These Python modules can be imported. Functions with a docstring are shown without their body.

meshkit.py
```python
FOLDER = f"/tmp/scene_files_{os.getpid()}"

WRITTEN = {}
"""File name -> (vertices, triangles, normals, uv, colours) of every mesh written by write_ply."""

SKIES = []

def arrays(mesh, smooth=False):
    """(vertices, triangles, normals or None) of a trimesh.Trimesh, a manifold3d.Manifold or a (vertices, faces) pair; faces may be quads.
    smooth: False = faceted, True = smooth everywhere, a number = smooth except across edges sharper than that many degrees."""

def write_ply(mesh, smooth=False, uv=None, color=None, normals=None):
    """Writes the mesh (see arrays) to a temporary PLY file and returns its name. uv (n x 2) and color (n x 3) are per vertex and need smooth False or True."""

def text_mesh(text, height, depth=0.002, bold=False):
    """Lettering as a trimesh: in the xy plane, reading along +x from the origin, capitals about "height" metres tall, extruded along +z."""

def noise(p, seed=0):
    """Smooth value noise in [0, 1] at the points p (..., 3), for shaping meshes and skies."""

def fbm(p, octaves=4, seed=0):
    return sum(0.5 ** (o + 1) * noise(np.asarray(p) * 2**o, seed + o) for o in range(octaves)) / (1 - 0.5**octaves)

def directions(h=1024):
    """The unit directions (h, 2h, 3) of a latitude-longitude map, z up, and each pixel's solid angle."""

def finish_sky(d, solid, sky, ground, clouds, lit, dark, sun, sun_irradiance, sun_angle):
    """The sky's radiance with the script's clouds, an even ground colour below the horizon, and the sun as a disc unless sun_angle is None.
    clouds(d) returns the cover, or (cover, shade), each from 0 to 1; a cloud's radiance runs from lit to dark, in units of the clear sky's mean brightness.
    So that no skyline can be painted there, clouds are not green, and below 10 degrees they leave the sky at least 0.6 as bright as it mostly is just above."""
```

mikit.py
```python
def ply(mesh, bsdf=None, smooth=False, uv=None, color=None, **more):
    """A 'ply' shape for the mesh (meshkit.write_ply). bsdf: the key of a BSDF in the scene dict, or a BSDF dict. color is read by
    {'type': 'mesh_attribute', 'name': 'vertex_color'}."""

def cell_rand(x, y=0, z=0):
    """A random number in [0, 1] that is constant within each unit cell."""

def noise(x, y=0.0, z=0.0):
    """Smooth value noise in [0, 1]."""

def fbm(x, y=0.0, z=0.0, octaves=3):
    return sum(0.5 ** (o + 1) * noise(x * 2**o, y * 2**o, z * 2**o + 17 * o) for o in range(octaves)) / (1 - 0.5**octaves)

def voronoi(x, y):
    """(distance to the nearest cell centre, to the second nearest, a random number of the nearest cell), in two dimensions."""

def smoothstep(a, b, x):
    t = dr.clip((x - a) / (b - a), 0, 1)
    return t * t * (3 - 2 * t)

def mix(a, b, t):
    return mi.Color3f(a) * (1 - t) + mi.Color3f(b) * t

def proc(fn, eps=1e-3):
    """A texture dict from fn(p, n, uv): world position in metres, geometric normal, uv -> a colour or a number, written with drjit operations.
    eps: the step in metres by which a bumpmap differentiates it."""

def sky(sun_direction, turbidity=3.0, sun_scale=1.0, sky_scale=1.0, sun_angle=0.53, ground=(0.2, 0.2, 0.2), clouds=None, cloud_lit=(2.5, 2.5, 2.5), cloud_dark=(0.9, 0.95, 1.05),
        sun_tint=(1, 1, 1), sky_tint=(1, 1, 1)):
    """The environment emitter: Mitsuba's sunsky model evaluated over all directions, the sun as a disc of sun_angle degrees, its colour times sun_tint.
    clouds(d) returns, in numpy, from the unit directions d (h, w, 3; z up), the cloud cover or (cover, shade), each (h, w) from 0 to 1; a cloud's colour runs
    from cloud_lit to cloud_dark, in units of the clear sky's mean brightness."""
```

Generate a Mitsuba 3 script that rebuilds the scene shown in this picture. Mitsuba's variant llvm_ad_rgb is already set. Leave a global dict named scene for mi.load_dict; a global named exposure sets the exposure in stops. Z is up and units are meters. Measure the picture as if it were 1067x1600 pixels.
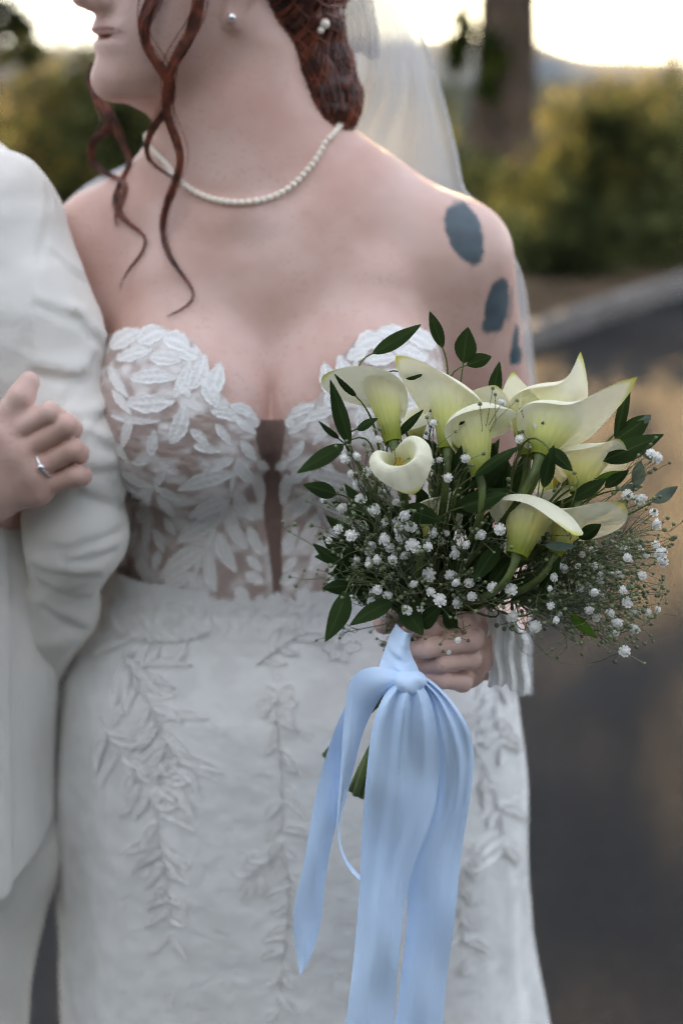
import math
import numpy as np, trimesh, mitsuba as mi, drjit as dr
import mikit, meshkit
from mikit import ply, proc, noise, fbm, smoothstep, mix

# ------------------------------------------------------------------ camera, sky, exposure
F, W, H = 2222.0, 1067.0, 1600.0            # focal length in pixels of the photograph, its size
PITCH = math.radians(17.1)
CAM = np.array([0.0, 0.0, 1.48])
FWD = np.array([0, math.cos(PITCH), -math.sin(PITCH)])
RGT = np.array([1.0, 0, 0])
UPV = np.cross(RGT, FWD)
FOCUS = 1.005
T = mi.ScalarTransform4f
scene, labels = {}, {}
scene['camera'] = {'type': 'thinlens', 'fov_axis': 'y', 'fov': math.degrees(2 * math.atan(H / 2 / F)),
                   'aperture_radius': 0.0076, 'focus_distance': FOCUS, 'near_clip': 0.05, 'far_clip': 4000.0,
                   'to_world': T().look_at(origin=CAM.tolist(), target=(CAM + FWD).tolist(), up=[0, 0, 1])}
SUN_AZ, SUN_EL = math.radians(11), math.radians(16.5)
SUN = [math.sin(SUN_AZ) * math.cos(SUN_EL), math.cos(SUN_AZ) * math.cos(SUN_EL), math.sin(SUN_EL)]


def cloud_cover(d):
    return np.clip(meshkit.fbm(d * np.array([2.2, 2.2, 6.0]), 4, 3) * 2.4 - 0.65 + 0.55 * np.exp(-(d[..., 2] / 0.10) ** 2), 0, 0.92)


scene['sky'] = mikit.sky(SUN, turbidity=3, sun_scale=0.65, sun_tint=(1.0, 0.93, 0.84), sky_tint=(0.99, 0.99, 1.06), clouds=cloud_cover,
                         cloud_lit=(1.9, 1.85, 1.8), cloud_dark=(1.2, 1.2, 1.25), ground=(0.1, 0.1, 0.1))
exposure = 4.3

rng = np.random.default_rng(7)


def at(px, py, Y):
    """The point at distance Y in front of the camera that the photograph's pixel (px, py) shows."""
    px, py, Y = (np.asarray(v, float) for v in (px, py, Y))
    d = FWD + ((px - W / 2) / F)[..., None] * RGT + ((H / 2 - py) / F)[..., None] * UPV
    return CAM + d * (Y / d[..., 1])[..., None]


def A(px, py, Y):
    return at(px, py, Y)


def rays(px, py):
    d = FWD + ((np.asarray(px, float) - W / 2) / F)[..., None] * RGT + ((H / 2 - np.asarray(py, float)) / F)[..., None] * UPV
    return d / np.linalg.norm(d, axis=-1, keepdims=True)


def to_px(p):
    q = p - CAM
    z = q @ FWD
    return W / 2 + F * (q @ RGT) / z, H / 2 - F * (q @ UPV) / z


# ------------------------------------------------------------------ scene bookkeeping
def numbered(name):
    k, i = name, 0
    while k in scene or any(s.startswith(k + '__') for s in scene):
        i += 1
        k = f'{name}_{i:03d}'
    return k


COUNT = {}


def obj(name, mesh, bsdf, parent=None, smooth=True, **more):
    full = name if parent is None else parent + '__' + name
    n = COUNT.get(full, 0)
    COUNT[full] = n + 1
    key = full if n == 0 else f'{full}_{n:03d}'
    scene[key] = mesh_dict(mesh, bsdf, smooth, **more) if not (isinstance(mesh, dict)) else {**mesh, **more}
    return key


def mesh_dict(mesh, bsdf, smooth=True, **more):
    return ply(mesh, bsdf, smooth=smooth, **more)


def root(name):
    n = COUNT.get(name, 0)
    COUNT[name] = n + 1
    return name if n == 0 else f'{name}_{n:03d}'


def tag(key, label=None, cat=None, group=None, kind=None):
    labels[key] = {k: v for k, v in (('label', label), ('category', cat), ('group', group), ('kind', kind)) if v}
    return key


# ------------------------------------------------------------------ mesh tools
def unit(v):
    v = np.asarray(v, float)
    return v / np.maximum(np.linalg.norm(v, axis=-1, keepdims=True), 1e-12)


def spline(pts, n):
    """Catmull-Rom through pts, n points evenly spread over the parameter (by chord length)."""
    from scipy.interpolate import PchipInterpolator, CubicSpline
    P = np.asarray(pts, float)
    t = np.r_[0, np.cumsum(np.linalg.norm(np.diff(P, axis=0), axis=1) + 1e-9)]
    if len(P) < 3:
        s = np.linspace(0, 1, n)[:, None]
        return P[0] * (1 - s) + P[-1] * s
    return np.asarray(CubicSpline(t, P)(np.linspace(0, t[-1], n)))


def grid_faces(nu, nv, closed_u=False):
    """Triangles of a grid with vertex index i*nv + j."""
    i, j = np.meshgrid(np.arange(nu if closed_u else nu - 1), np.arange(nv - 1), indexing='ij')
    i2 = (i + 1) % nu
    a, b, c, d = (i * nv + j).ravel(), (i2 * nv + j).ravel(), (i2 * nv + j + 1).ravel(), (i * nv + j + 1).ravel()
    return np.vstack([np.stack([a, b, c], 1), np.stack([a, c, d], 1)])


def tube(pts, rad, sides=8, caps=True):
    P = np.asarray(pts, float)
    n = len(P)
    rad = np.broadcast_to(np.asarray(rad, float), (n,))
    t = unit(np.gradient(P, axis=0))
    u = np.cross(t[0], [0.3, 0.2, 0.9])
    U = [unit(u)]
    for k in range(1, n):
        w = U[-1] - t[k] * (U[-1] @ t[k])
        U.append(unit(w))
    U = np.array(U)
    V = np.cross(t, U)
    a = np.arange(sides) / sides * 2 * np.pi
    v = P[:, None] + rad[:, None, None] * (np.cos(a)[None, :, None] * U[:, None] + np.sin(a)[None, :, None] * V[:, None])
    i, j = np.meshgrid(np.arange(n - 1), np.arange(sides), indexing='ij')
    j2 = (j + 1) % sides
    q = [(i * sides + j).ravel(), (i * sides + j2).ravel(), ((i + 1) * sides + j2).ravel(), ((i + 1) * sides + j).ravel()]
    f = np.vstack([np.stack([q[0], q[1], q[2]], 1), np.stack([q[0], q[2], q[3]], 1)])
    v = v.reshape(-1, 3)
    if caps:
        m = len(v)
        v = np.vstack([v, P[0], P[-1]])
        k = np.arange(sides)
        f = np.vstack([f, np.stack([k * 0 + m, (k + 1) % sides, k], 1), np.stack([k * 0 + m + 1, (n - 1) * sides + k, (n - 1) * sides + (k + 1) % sides], 1)])
    return v, f


def cat(parts):
    vs, fs, o = [], [], 0
    for v, f in parts:
        vs.append(v)
        fs.append(np.asarray(f) + o)
        o += len(v)
    return np.vstack(vs), np.vstack(fs)


def ball(c, r, sub=2, scale=(1, 1, 1)):
    s = trimesh.creation.icosphere(subdivisions=sub)
    return np.array(s.vertices) * r * np.array(scale) + np.asarray(c), np.array(s.faces)


def box(lo, hi):
    b = trimesh.creation.box(bounds=[lo, hi])
    return np.array(b.vertices), np.array(b.faces)


# ------------------------------------------------------------------ distance fields
def cone(p, a, b, ra, rb):
    a, b = np.asarray(a, np.float32), np.asarray(b, np.float32)
    ab = b - a
    t = np.clip((p - a) @ ab / (ab @ ab), 0, 1)
    return np.linalg.norm(p - a - t[:, None] * ab, axis=1) - (ra + (rb - ra) * t)


def ellip(p, c, r, R=None):
    q = p - np.asarray(c, np.float32)
    if R is not None:
        q = q @ np.asarray(R, np.float32).T
    r = np.asarray(r, np.float32)
    k0 = np.linalg.norm(q / r, axis=1)
    k1 = np.linalg.norm(q / (r * r), axis=1)
    return k0 * (k0 - 1) / np.maximum(k1, 1e-9)


def smin(a, b, k):
    h = np.maximum(k - np.abs(a - b), 0) / k
    return np.minimum(a, b) - h * h * k * 0.25


def smax(a, b, k):
    return -smin(-a, -b, k)


def surface_nets(fn, lo, hi, h, project=2):
    """The smooth mesh of fn = 0; fn is only evaluated finely near the surface."""
    lo, hi = np.asarray(lo, float), np.asarray(hi, float)
    B = 8
    nb = np.ceil((hi - lo) / (h * B)).astype(int)
    n = nb * B
    ax = [lo[k] + (np.arange(nb[k]) + 0.5) * h * B - 0.5 * h for k in range(3)]
    C = np.stack(np.meshgrid(*ax, indexing='ij'), -1).reshape(-1, 3).astype(np.float32)
    dc = fn(C)
    near = np.abs(dc) < h * B * 1.25
    V = np.repeat(np.repeat(np.repeat(dc.reshape(nb), B, 0), B, 1), B, 2).astype(np.float32)
    idx = np.argwhere(near.reshape(nb))
    off = np.stack(np.meshgrid(*[np.arange(B)] * 3, indexing='ij'), -1).reshape(-1, 3)
    for s in range(0, len(idx), 600):
        g = (idx[s:s + 600, None] * B + off[None]).reshape(-1, 3)
        V[g[:, 0], g[:, 1], g[:, 2]] = fn((lo + g * h).astype(np.float32))
    ins = V < 0
    c = sum(ins[i:n[0] - 1 + i, j:n[1] - 1 + j, k:n[2] - 1 + k].astype(np.int8) for i in (0, 1) for j in (0, 1) for k in (0, 1))
    cells = np.argwhere((c > 0) & (c < 8))
    ident = -np.ones(n - 1, np.int32)
    ident[tuple(cells.T)] = np.arange(len(cells))
    acc, cnt = np.zeros((len(cells), 3)), np.zeros(len(cells))
    for axis in range(3):
        o1, o2 = [k for k in range(3) if k != axis]
        for a in (0, 1):
            for b in (0, 1):
                p0 = cells.copy()
                p0[:, o1] += a
                p0[:, o2] += b
                p1 = p0.copy()
                p1[:, axis] += 1
                v0, v1 = V[tuple(p0.T)], V[tuple(p1.T)]
                m = (v0 < 0) != (v1 < 0)
                t = v0[m] / (v0[m] - v1[m])
                q = p0[m].astype(float)
                q[:, axis] += t
                acc[m] += q
                cnt[m] += 1
    verts = lo + acc / cnt[:, None] * h
    faces = []
    for axis in range(3):
        o1, o2 = [(1, 2), (2, 0), (0, 1)][axis]
        sl0 = [slice(None)] * 3
        sl1 = [slice(None)] * 3
        sl0[axis], sl1[axis] = slice(0, n[axis] - 1), slice(1, n[axis])
        e = np.argwhere(ins[tuple(sl0)] != ins[tuple(sl1)])
        e = e[(e[:, o1] > 0) & (e[:, o2] > 0) & (e[:, o1] < n[o1] - 1) & (e[:, o2] < n[o2] - 1)]
        flip = ins[tuple(e.T)]
        q = []
        for a, b in ((1, 1), (0, 1), (0, 0), (1, 0)):
            k = e.copy()
            k[:, o1] -= a
            k[:, o2] -= b
            q.append(ident[tuple(k.T)])
        q = np.stack(q, 1)
        q[~flip] = q[~flip][:, ::-1]
        faces.append(q)
    q = np.vstack(faces)
    q = q[(q >= 0).all(1)]
    f = np.vstack([q[:, [0, 1, 2]], q[:, [0, 2, 3]]])
    for _ in range(project):
        g = gradient(fn, verts)
        verts = verts - g * np.clip(fn(verts.astype(np.float32)), -h, h)[:, None]
    return verts, f


def gradient(fn, p, e=0.0012):
    p = p.astype(np.float32)
    g = np.stack([fn(p + np.float32(e) * v) - fn(p - np.float32(e) * v) for v in np.eye(3, dtype=np.float32)], 1)
    return unit(g)


def trace(fn, px, py, start, steps=70, relax=0.8, far=1.8):
    """Where the lines of sight through the pixels meet fn = 0 (points, normals, hit)."""
    d = rays(px, py)
    t = np.full(len(d), float(start))
    for _ in range(steps):
        t = np.minimum(t + relax * fn((CAM + d * t[:, None]).astype(np.float32)), far)
    p = CAM + d * t[:, None]
    return p, gradient(fn, p), np.abs(fn(p.astype(np.float32))) < 0.004


# ------------------------------------------------------------------ materials
def principled(c, rough=0.6, **k):
    return {'type': 'twosided', 'b': {'type': 'principled', 'base_color': c if isinstance(c, dict) else {'type': 'rgb', 'value': list(c)}, 'roughness': rough, **k}}


def thin(c, trans=0.8, rough=0.5, **k):
    return {'type': 'principledthin', 'base_color': c if isinstance(c, dict) else {'type': 'rgb', 'value': list(c)}, 'roughness': rough, 'diff_trans': trans, 'spec_trans': 0.0, **k}


def bump(b, fn, scale, eps=5e-4):
    inner = b['b'] if b['type'] == 'twosided' else b
    return {'type': 'twosided', 'b': {'type': 'bumpmap', 'arbitrary': proc(fn, eps), 'scale': scale, 'b': inner}}


def tone(c, amt, sx, octaves=3, c2=None):
    """A colour that drifts between two tones in space."""
    lo, hi = np.array(c) * (1 - amt), np.array(c2 if c2 is not None else np.array(c) * (1 + amt))
    lo, hi = lo.tolist(), hi.tolist()
    return proc(lambda p, n, uv: mix(lo, hi, smoothstep(0.25, 0.75, fbm(p.x * sx, p.y * sx, p.z * sx, octaves))))


def weave(freq):
    return lambda p, n, uv: dr.sin(p.x * freq) * dr.sin(p.z * freq) * 0.5 + fbm(p.x * 300, p.y * 300, p.z * 300, 2) * 0.8

# ================================================================== THE SETTING
asphalt_tone = proc(lambda p, n, uv: mix([0.009, 0.009, 0.010], [0.019, 0.0185, 0.0185], smoothstep(0.3, 0.7, fbm(p.x * 1.3, p.y * 1.3, 0, 4))) *
                    (0.72 + 0.56 * noise(p.x * 130, p.y * 130)))
scene['mat_asphalt'] = bump(principled(asphalt_tone, 0.85, specular=0.3), lambda p, n, uv: noise(p.x * 110, p.y * 110) + 0.5 * noise(p.x * 240, p.y * 240), 0.004)
scene['mat_soil'] = bump(principled(tone((0.085, 0.062, 0.042), 0.45, 6, 4), 0.95, specular=0.0), lambda p, n, uv: fbm(p.x * 30, p.y * 30, 0, 3), 0.03)
scene['mat_ground'] = principled(tone((0.028, 0.034, 0.030), 0.3, 0.25, 4, (0.050, 0.056, 0.045)), 0.95, specular=0.0)
scene['mat_kerb'] = bump(principled(tone((0.13, 0.118, 0.108), 0.3, 5, 4), 0.9), lambda p, n, uv: fbm(p.x * 60, p.y * 60, p.z * 60, 3), 0.004)
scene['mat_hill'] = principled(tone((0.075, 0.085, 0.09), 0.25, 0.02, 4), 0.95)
scene['mat_bark'] = bump(principled(tone((0.090, 0.062, 0.043), 0.45, 5, 4), 0.95), lambda p, n, uv: fbm(p.x * 22, p.y * 22, p.z * 5, 4), 0.05)
scene['mat_metal_pole'] = principled((0.10, 0.10, 0.10), 0.5, metallic=0.6)

# ground, road, verge
s = 2500.0
obj('ground', (np.array([[-s, -s, -0.02], [s, -s, -0.02], [s, s, -0.02], [-s, s, -0.02]]), np.array([[0, 1, 2], [0, 2, 3]])), 'mat_ground', smooth=False)
tag('ground', 'dry brown grassy ground reaching to the horizon', kind='structure')
kerb_line = spline([(-16, 9.6), (-8, 8.0), (-3.5, 7.1), (-1, 6.7), (0.4, 7.05), (1.1, 7.95), (2.6, 10.3), (4.6, 13.6), (7, 18.0), (11, 26)], 90)
kn = unit(np.c_[-np.gradient(kerb_line[:, 1]), np.gradient(kerb_line[:, 0])])     # towards the verge


def strip2(line, far, z):
    a = np.c_[line, np.full(len(line), z)]
    b = np.c_[far, np.full(len(line), z)]
    v = np.empty((2 * len(line), 3))
    v[0::2], v[1::2] = a, b
    return v, grid_faces(len(line), 2)


far_road = np.c_[np.linspace(-16, 26, 90), np.full(90, -12.0)]
obj('road', strip2(kerb_line, far_road, 0.0), 'mat_asphalt', smooth=False)
tag('road', 'dark worn asphalt road with patches of low sun', kind='structure')
in1 = kerb_line + kn * 0.12
far_v = np.c_[np.linspace(-22, 17, 90), np.full(90, 27.0)]
obj('verge', strip2(in1 - kn * 0.01, far_v, 0.10), 'mat_soil', smooth=False)
tag('verge', 'brown bark soil bed behind the kerb', kind='structure')
prof = [(0, -0.02), (0.0, 0.10), (0.008, 0.122), (0.03, 0.13), (0.11, 0.13), (0.12, 0.12), (0.12, 0.0)]
kv = np.stack([np.c_[kerb_line + kn * a, np.full(90, b)] for a, b in prof], 1).reshape(-1, 3)
obj('kerb', (kv, grid_faces(90, len(prof))), 'mat_kerb', smooth=40)
tag('kerb', 'pale concrete kerb curving along the road edge', kind='structure')

# hills beyond the plain
hx = np.linspace(-420, 420, 160)
top = np.interp(hx, [-420, -150, -60, 20, 50, 62, 90, 420], [9, 9, 9, 11, 11, 6.0, 5.0, 5.0]) + 1.2 * (meshkit.fbm(np.c_[hx * 0.05, hx * 0, hx * 0], 4, 5) - 0.5)
rows = []
for k, (yy, fz) in enumerate([(340, 0.0), (360, 0.5), (385, 0.85), (410, 1.0), (470, 0.8), (560, 0.0)]):
    rows.append(np.c_[hx, np.full_like(hx, yy) + 8 * np.sin(hx * 0.03 + k), -0.5 + (top + 0.5) * fz])
obj('hills', (np.stack(rows, 0).reshape(-1, 3), grid_faces(6, 160)), 'mat_hill')
tag('hills', 'low blue grey hills on the horizon', kind='structure')


# ------------------------------------------------------------------ foliage
def leaf_cloud(P, size, g, up=0.3, width=0.45):
    """Bent leaf blades (four triangles each) at the points P."""
    n = len(P)
    d = unit(g.normal(size=(n, 3)) + np.array([0, 0, -up]))
    w = unit(np.cross(d, g.normal(size=(n, 3))))
    nn = np.cross(d, w)
    L = size * g.uniform(0.6, 1.35, n)[:, None]
    v = np.stack([P - d * L * 0.5, P + w * L * width * 0.5 + nn * L * 0.08, P + d * L * 0.5 - nn * L * 0.1, P - w * L * width * 0.5 + nn * L * 0.08, P], 1).reshape(-1, 3)
    o = np.arange(n)[:, None, None] * 5
    f = np.array([[0, 1, 4], [1, 2, 4], [2, 3, 4], [3, 0, 4]])[None] + o
    return v, f.reshape(-1, 3)


def clump_points(n, c, r, g, clumps=40, spread=0.28):
    """Points in leaf clumps scattered through the ellipsoid (c, r), denser near its skin."""
    q = unit(g.normal(size=(clumps, 3))) * g.uniform(0.35, 1.0, (clumps, 1)) ** 0.6
    k = g.integers(0, clumps, n)
    m = q[k] + g.normal(size=(n, 3)) * spread * g.uniform(0.5, 1.2, (clumps, 1))[k]
    return np.asarray(c) + m * np.asarray(r)


def foliage(key, a, b, trans=0.9):
    scene[key] = thin(proc(lambda p, n, uv: mix(a, b, smoothstep(0.40, 0.62, fbm(p.x * 4.5, p.y * 4.5, p.z * 4.5, 3)))), trans)


foliage('mat_leaf_dark', [0.020, 0.028, 0.013], [0.085, 0.098, 0.036])
foliage('mat_leaf_mid', [0.045, 0.060, 0.024], [0.23, 0.25, 0.095])
foliage('mat_leaf_yellow', [0.12, 0.12, 0.040], [0.46, 0.41, 0.14])
foliage('mat_leaf_olive', [0.085, 0.080, 0.045], [0.33, 0.285, 0.15])
foliage('mat_leaf_crown', [0.030, 0.050, 0.012], [0.090, 0.110, 0.025])


def shrub(name, label, category, c, r, n, size, mats, seed, group=None, clumps=20):
    g = np.random.default_rng(seed)
    k = root(name)
    c = np.asarray(c, float)
    stems = []
    for j in range(7):
        a = c + np.array([g.uniform(-.25, .25) * r[0], g.uniform(-.25, .25) * r[1], -r[2]])
        a[2] = 0.09
        b = c + np.asarray(r) * g.uniform(-.6, .6, 3)
        stems.append(tube(spline([a, (a + b) / 2 + g.normal(size=3) * 0.05 * r[0], b], 7), np.linspace(0.02, 0.006, 7), 5))
    obj('stem', cat(stems), 'mat_bark', k)
    for i, m in enumerate(mats):
        P = clump_points(n // len(mats), c, r, g, clumps)
        P[:, 2] = np.maximum(P[:, 2], 0.13)
        obj('foliage', leaf_cloud(P, size, g), m, k, smooth=False, )
    tag(k, label, category, group)
    return k


def tree(name, label, base, height, lean, r0, crown_c, crown_r, n, size, mat, seed, limbs=14, low=None):
    g = np.random.default_rng(seed)
    k = root(name)
    base = np.asarray(base, float)
    P = spline([base + [0, 0, -.1], base + [0.02, 0, height * 0.25], base + [lean * 0.5, 0.1, height * 0.55], base + [lean, 0.0, height]], 40)
    rad = r0 * np.linspace(1, 0.3, 40) * (1 + 0.35 * np.exp(-np.linspace(0, 12, 40)))
    v, f = tube(P, rad, 24)
    nz = meshkit.fbm(v * np.array([3, 3, 1.2]), 3, seed)
    ctr = np.repeat(P, 24, 0)
    v[:len(ctr)] += (v[:len(ctr)] - ctr) * ((nz[:len(ctr)] - 0.5) * 0.35)[:, None]
    obj('trunk', (v, f), 'mat_bark', k)
    lim = []
    for j in range(limbs):
        s0 = P[int(g.uniform(0.42, 0.98) * 39)]
        e = np.asarray(crown_c) + unit(g.normal(size=3)) * np.asarray(crown_r) * g.uniform(0.5, 0.9)
        m = (s0 + e) / 2 + np.array([0, 0, 0.3])
        lim.append(tube(spline([s0, m, e], 10), np.linspace(r0 * 0.3, 0.02, 10), 7))
    obj('limb', cat(lim), 'mat_bark', k)
    pts = clump_points(n, crown_c, crown_r, g, 90, 0.22)
    if low is not None:
        for c, r, m in low:
            pts = np.vstack([pts, clump_points(m, c, r, g, 12)])
    obj('crown', leaf_cloud(pts, size, g), mat, k, smooth=False)
    tag(k, label, 'tree')
    return k


# the tree behind the veil, and its leafy twigs
tb = at(778, 336, 16.0)
tree('broadleaf_tree', 'thick dark tree trunk rising behind the veil, right of the bride', (tb[0] + 0.02, 16.0, 0.05), 9.5, 0.25, 0.37, (2.8, 16.5, 7.3), (5.6, 4.6, 3.45), 26000, 0.30,
     'mat_leaf_crown', 11, low=[(at(712, 75, 15.9), (0.10, 0.1, 0.16), 45), (at(722, 55, 15.9), (0.10, 0.1, 0.3), 50), (at(770, 100, 15.6), (0.16, 0.1, 0.35), 40)])
tl = at(-70, 330, 13.0)
tree('small_tree', 'small tree with dark twigs hanging into the top left corner', (tl[0], 13.0, 0.05), 5.0, 0.1, 0.12, (tl[0] - 0.5, 13.2, 4.3), (1.7, 1.6, 1.7), 5000, 0.16,
     'mat_leaf_dark', 12, 9, low=[(at(12, 30, 12.6), (0.2, 0.2, 0.2), 190), (at(-20, 70, 12.6), (0.25, 0.2, 0.3), 200), (at(45, 85, 12.4), (0.12, 0.2, 0.08), 60)])

# the trees that line the near side of the road, behind the camera: they keep the low sky off the two people
for i, (x, y, h) in enumerate([(-13.5, -5.5, 4.3), (-7.5, -8.5, 4.6), (-1.0, -9.5, 4.4), (6.0, -8.8, 4.7), (12.5, -6.0, 4.4)]):
    k = tree('roadside_tree', 'broad leafy tree on the near side of the road, behind the viewpoint', (x, y, 0), h + 1.5, 0.1, 0.2, (x, y, h - 0.9), (3.3, 2.4, 3.2), 2600, 0.7, 'mat_leaf_crown', 60 + i, 8)
    labels[k]['group'] = 'roadside trees behind the viewpoint'


def low_plant(px, py_top, Y, w, depth, **k):
    c = at(px, py_top, Y)
    h = c[2] - 0.1
    return (c[0], Y, 0.1 + h * 0.5), (w, depth, h * 0.52)


def bush(px, top, Y, w, depth, name, label, category, n, size, mats, seed, group=None, clumps=20):
    c, r = low_plant(px, top, Y, w, depth)
    return shrub(name, label, category, c, r, n, size, mats, seed, group, clumps)


bush(965, 165, 11.6, 0.50, 0.5, 'shrub', 'dark rounded shrub at the right edge beyond the kerb', 'shrub', 5200, 0.075, ['mat_leaf_dark', 'mat_leaf_mid'], 21)
bush(1085, 150, 12.4, 0.55, 0.6, 'shrub', 'olive brown shrub cut off by the right edge', 'shrub', 3800, 0.08, ['mat_leaf_olive', 'mat_leaf_mid'], 22)
bush(900, 225, 13.6, 0.42, 0.4, 'shrub', 'mid green yellow shrub just left of the dark rounded one', 'shrub', 3000, 0.08, ['mat_leaf_yellow', 'mat_leaf_mid'], 23)
bush(985, 122, 17.5, 1.15, 0.7, 'tall_shrub', 'golden sunlit tall shrub behind the dark rounded one', 'shrub', 5200, 0.10, ['mat_leaf_olive', 'mat_leaf_yellow'], 24)
bush(740, 252, 12.6, 0.42, 0.4, 'shrub', 'yellow green low shrub at the foot of the tree trunk', 'shrub', 3000, 0.075, ['mat_leaf_yellow', 'mat_leaf_mid'], 25)
bush(690, 160, 14.6, 0.16, 0.3, 'shrub', 'narrow yellow shrub between the veil edge and the trunk', 'shrub', 1600, 0.075, ['mat_leaf_yellow', 'mat_leaf_mid'], 26)
bush(812, 305, 11.0, 0.30, 0.35, 'shrub', 'low bright plant in front of the trunk by the bare shoulder', 'shrub', 1700, 0.07, ['mat_leaf_yellow', 'mat_leaf_mid'], 27)
bush(890, 318, 10.3, 0.42, 0.35, 'hedge_plant', 'dark low hedge plant nearest the arm, edging the bed', 'shrub', 3600, 0.06, ['mat_leaf_dark', 'mat_leaf_mid'], 28)
bush(1010, 330, 10.9, 0.45, 0.35, 'hedge_plant', 'dark low hedge plant at the right, edging the bed', 'shrub', 3600, 0.06, ['mat_leaf_dark', 'mat_leaf_mid'], 29)
bush(930, 285, 11.3, 0.30, 0.3, 'hedge_plant', 'yellow tipped low plant between the dark hedge and the rounded shrub', 'shrub', 1800, 0.065, ['mat_leaf_yellow', 'mat_leaf_mid'], 30)
bush(1090, 300, 12.0, 0.40, 0.4, 'hedge_plant', 'low green plant running out of the right edge', 'shrub', 1800, 0.065, ['mat_leaf_mid', 'mat_leaf_dark'], 31)
bush(175, 95, 11.0, 0.62, 0.6, 'leafy_bush', 'large dark green bush seen between the white shoulder and the chin', 'bush', 6500, 0.085, ['mat_leaf_dark', 'mat_leaf_dark', 'mat_leaf_mid'], 32, clumps=60)
bush(60, 110, 13.0, 0.42, 0.5, 'leafy_bush', 'yellow green bush left of the large dark one', 'bush', 4200, 0.085, ['mat_leaf_olive', 'mat_leaf_mid'], 33)
bush(-40, 150, 11.0, 0.5, 0.5, 'leafy_bush', 'sunny olive bush at the far left edge above the white shoulder', 'bush', 3000, 0.085, ['mat_leaf_olive', 'mat_leaf_yellow'], 34)
bush(300, 120, 12.0, 0.5, 0.5, 'leafy_bush', 'green bush right behind the neck and curls', 'bush', 3000, 0.085, ['mat_leaf_dark', 'mat_leaf_mid'], 35)
bush(560, 190, 14.0, 1.0, 0.5, 'leafy_bush', 'green bush seen hazily through the veil', 'bush', 4500, 0.085, ['mat_leaf_mid', 'mat_leaf_olive'], 36)

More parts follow.
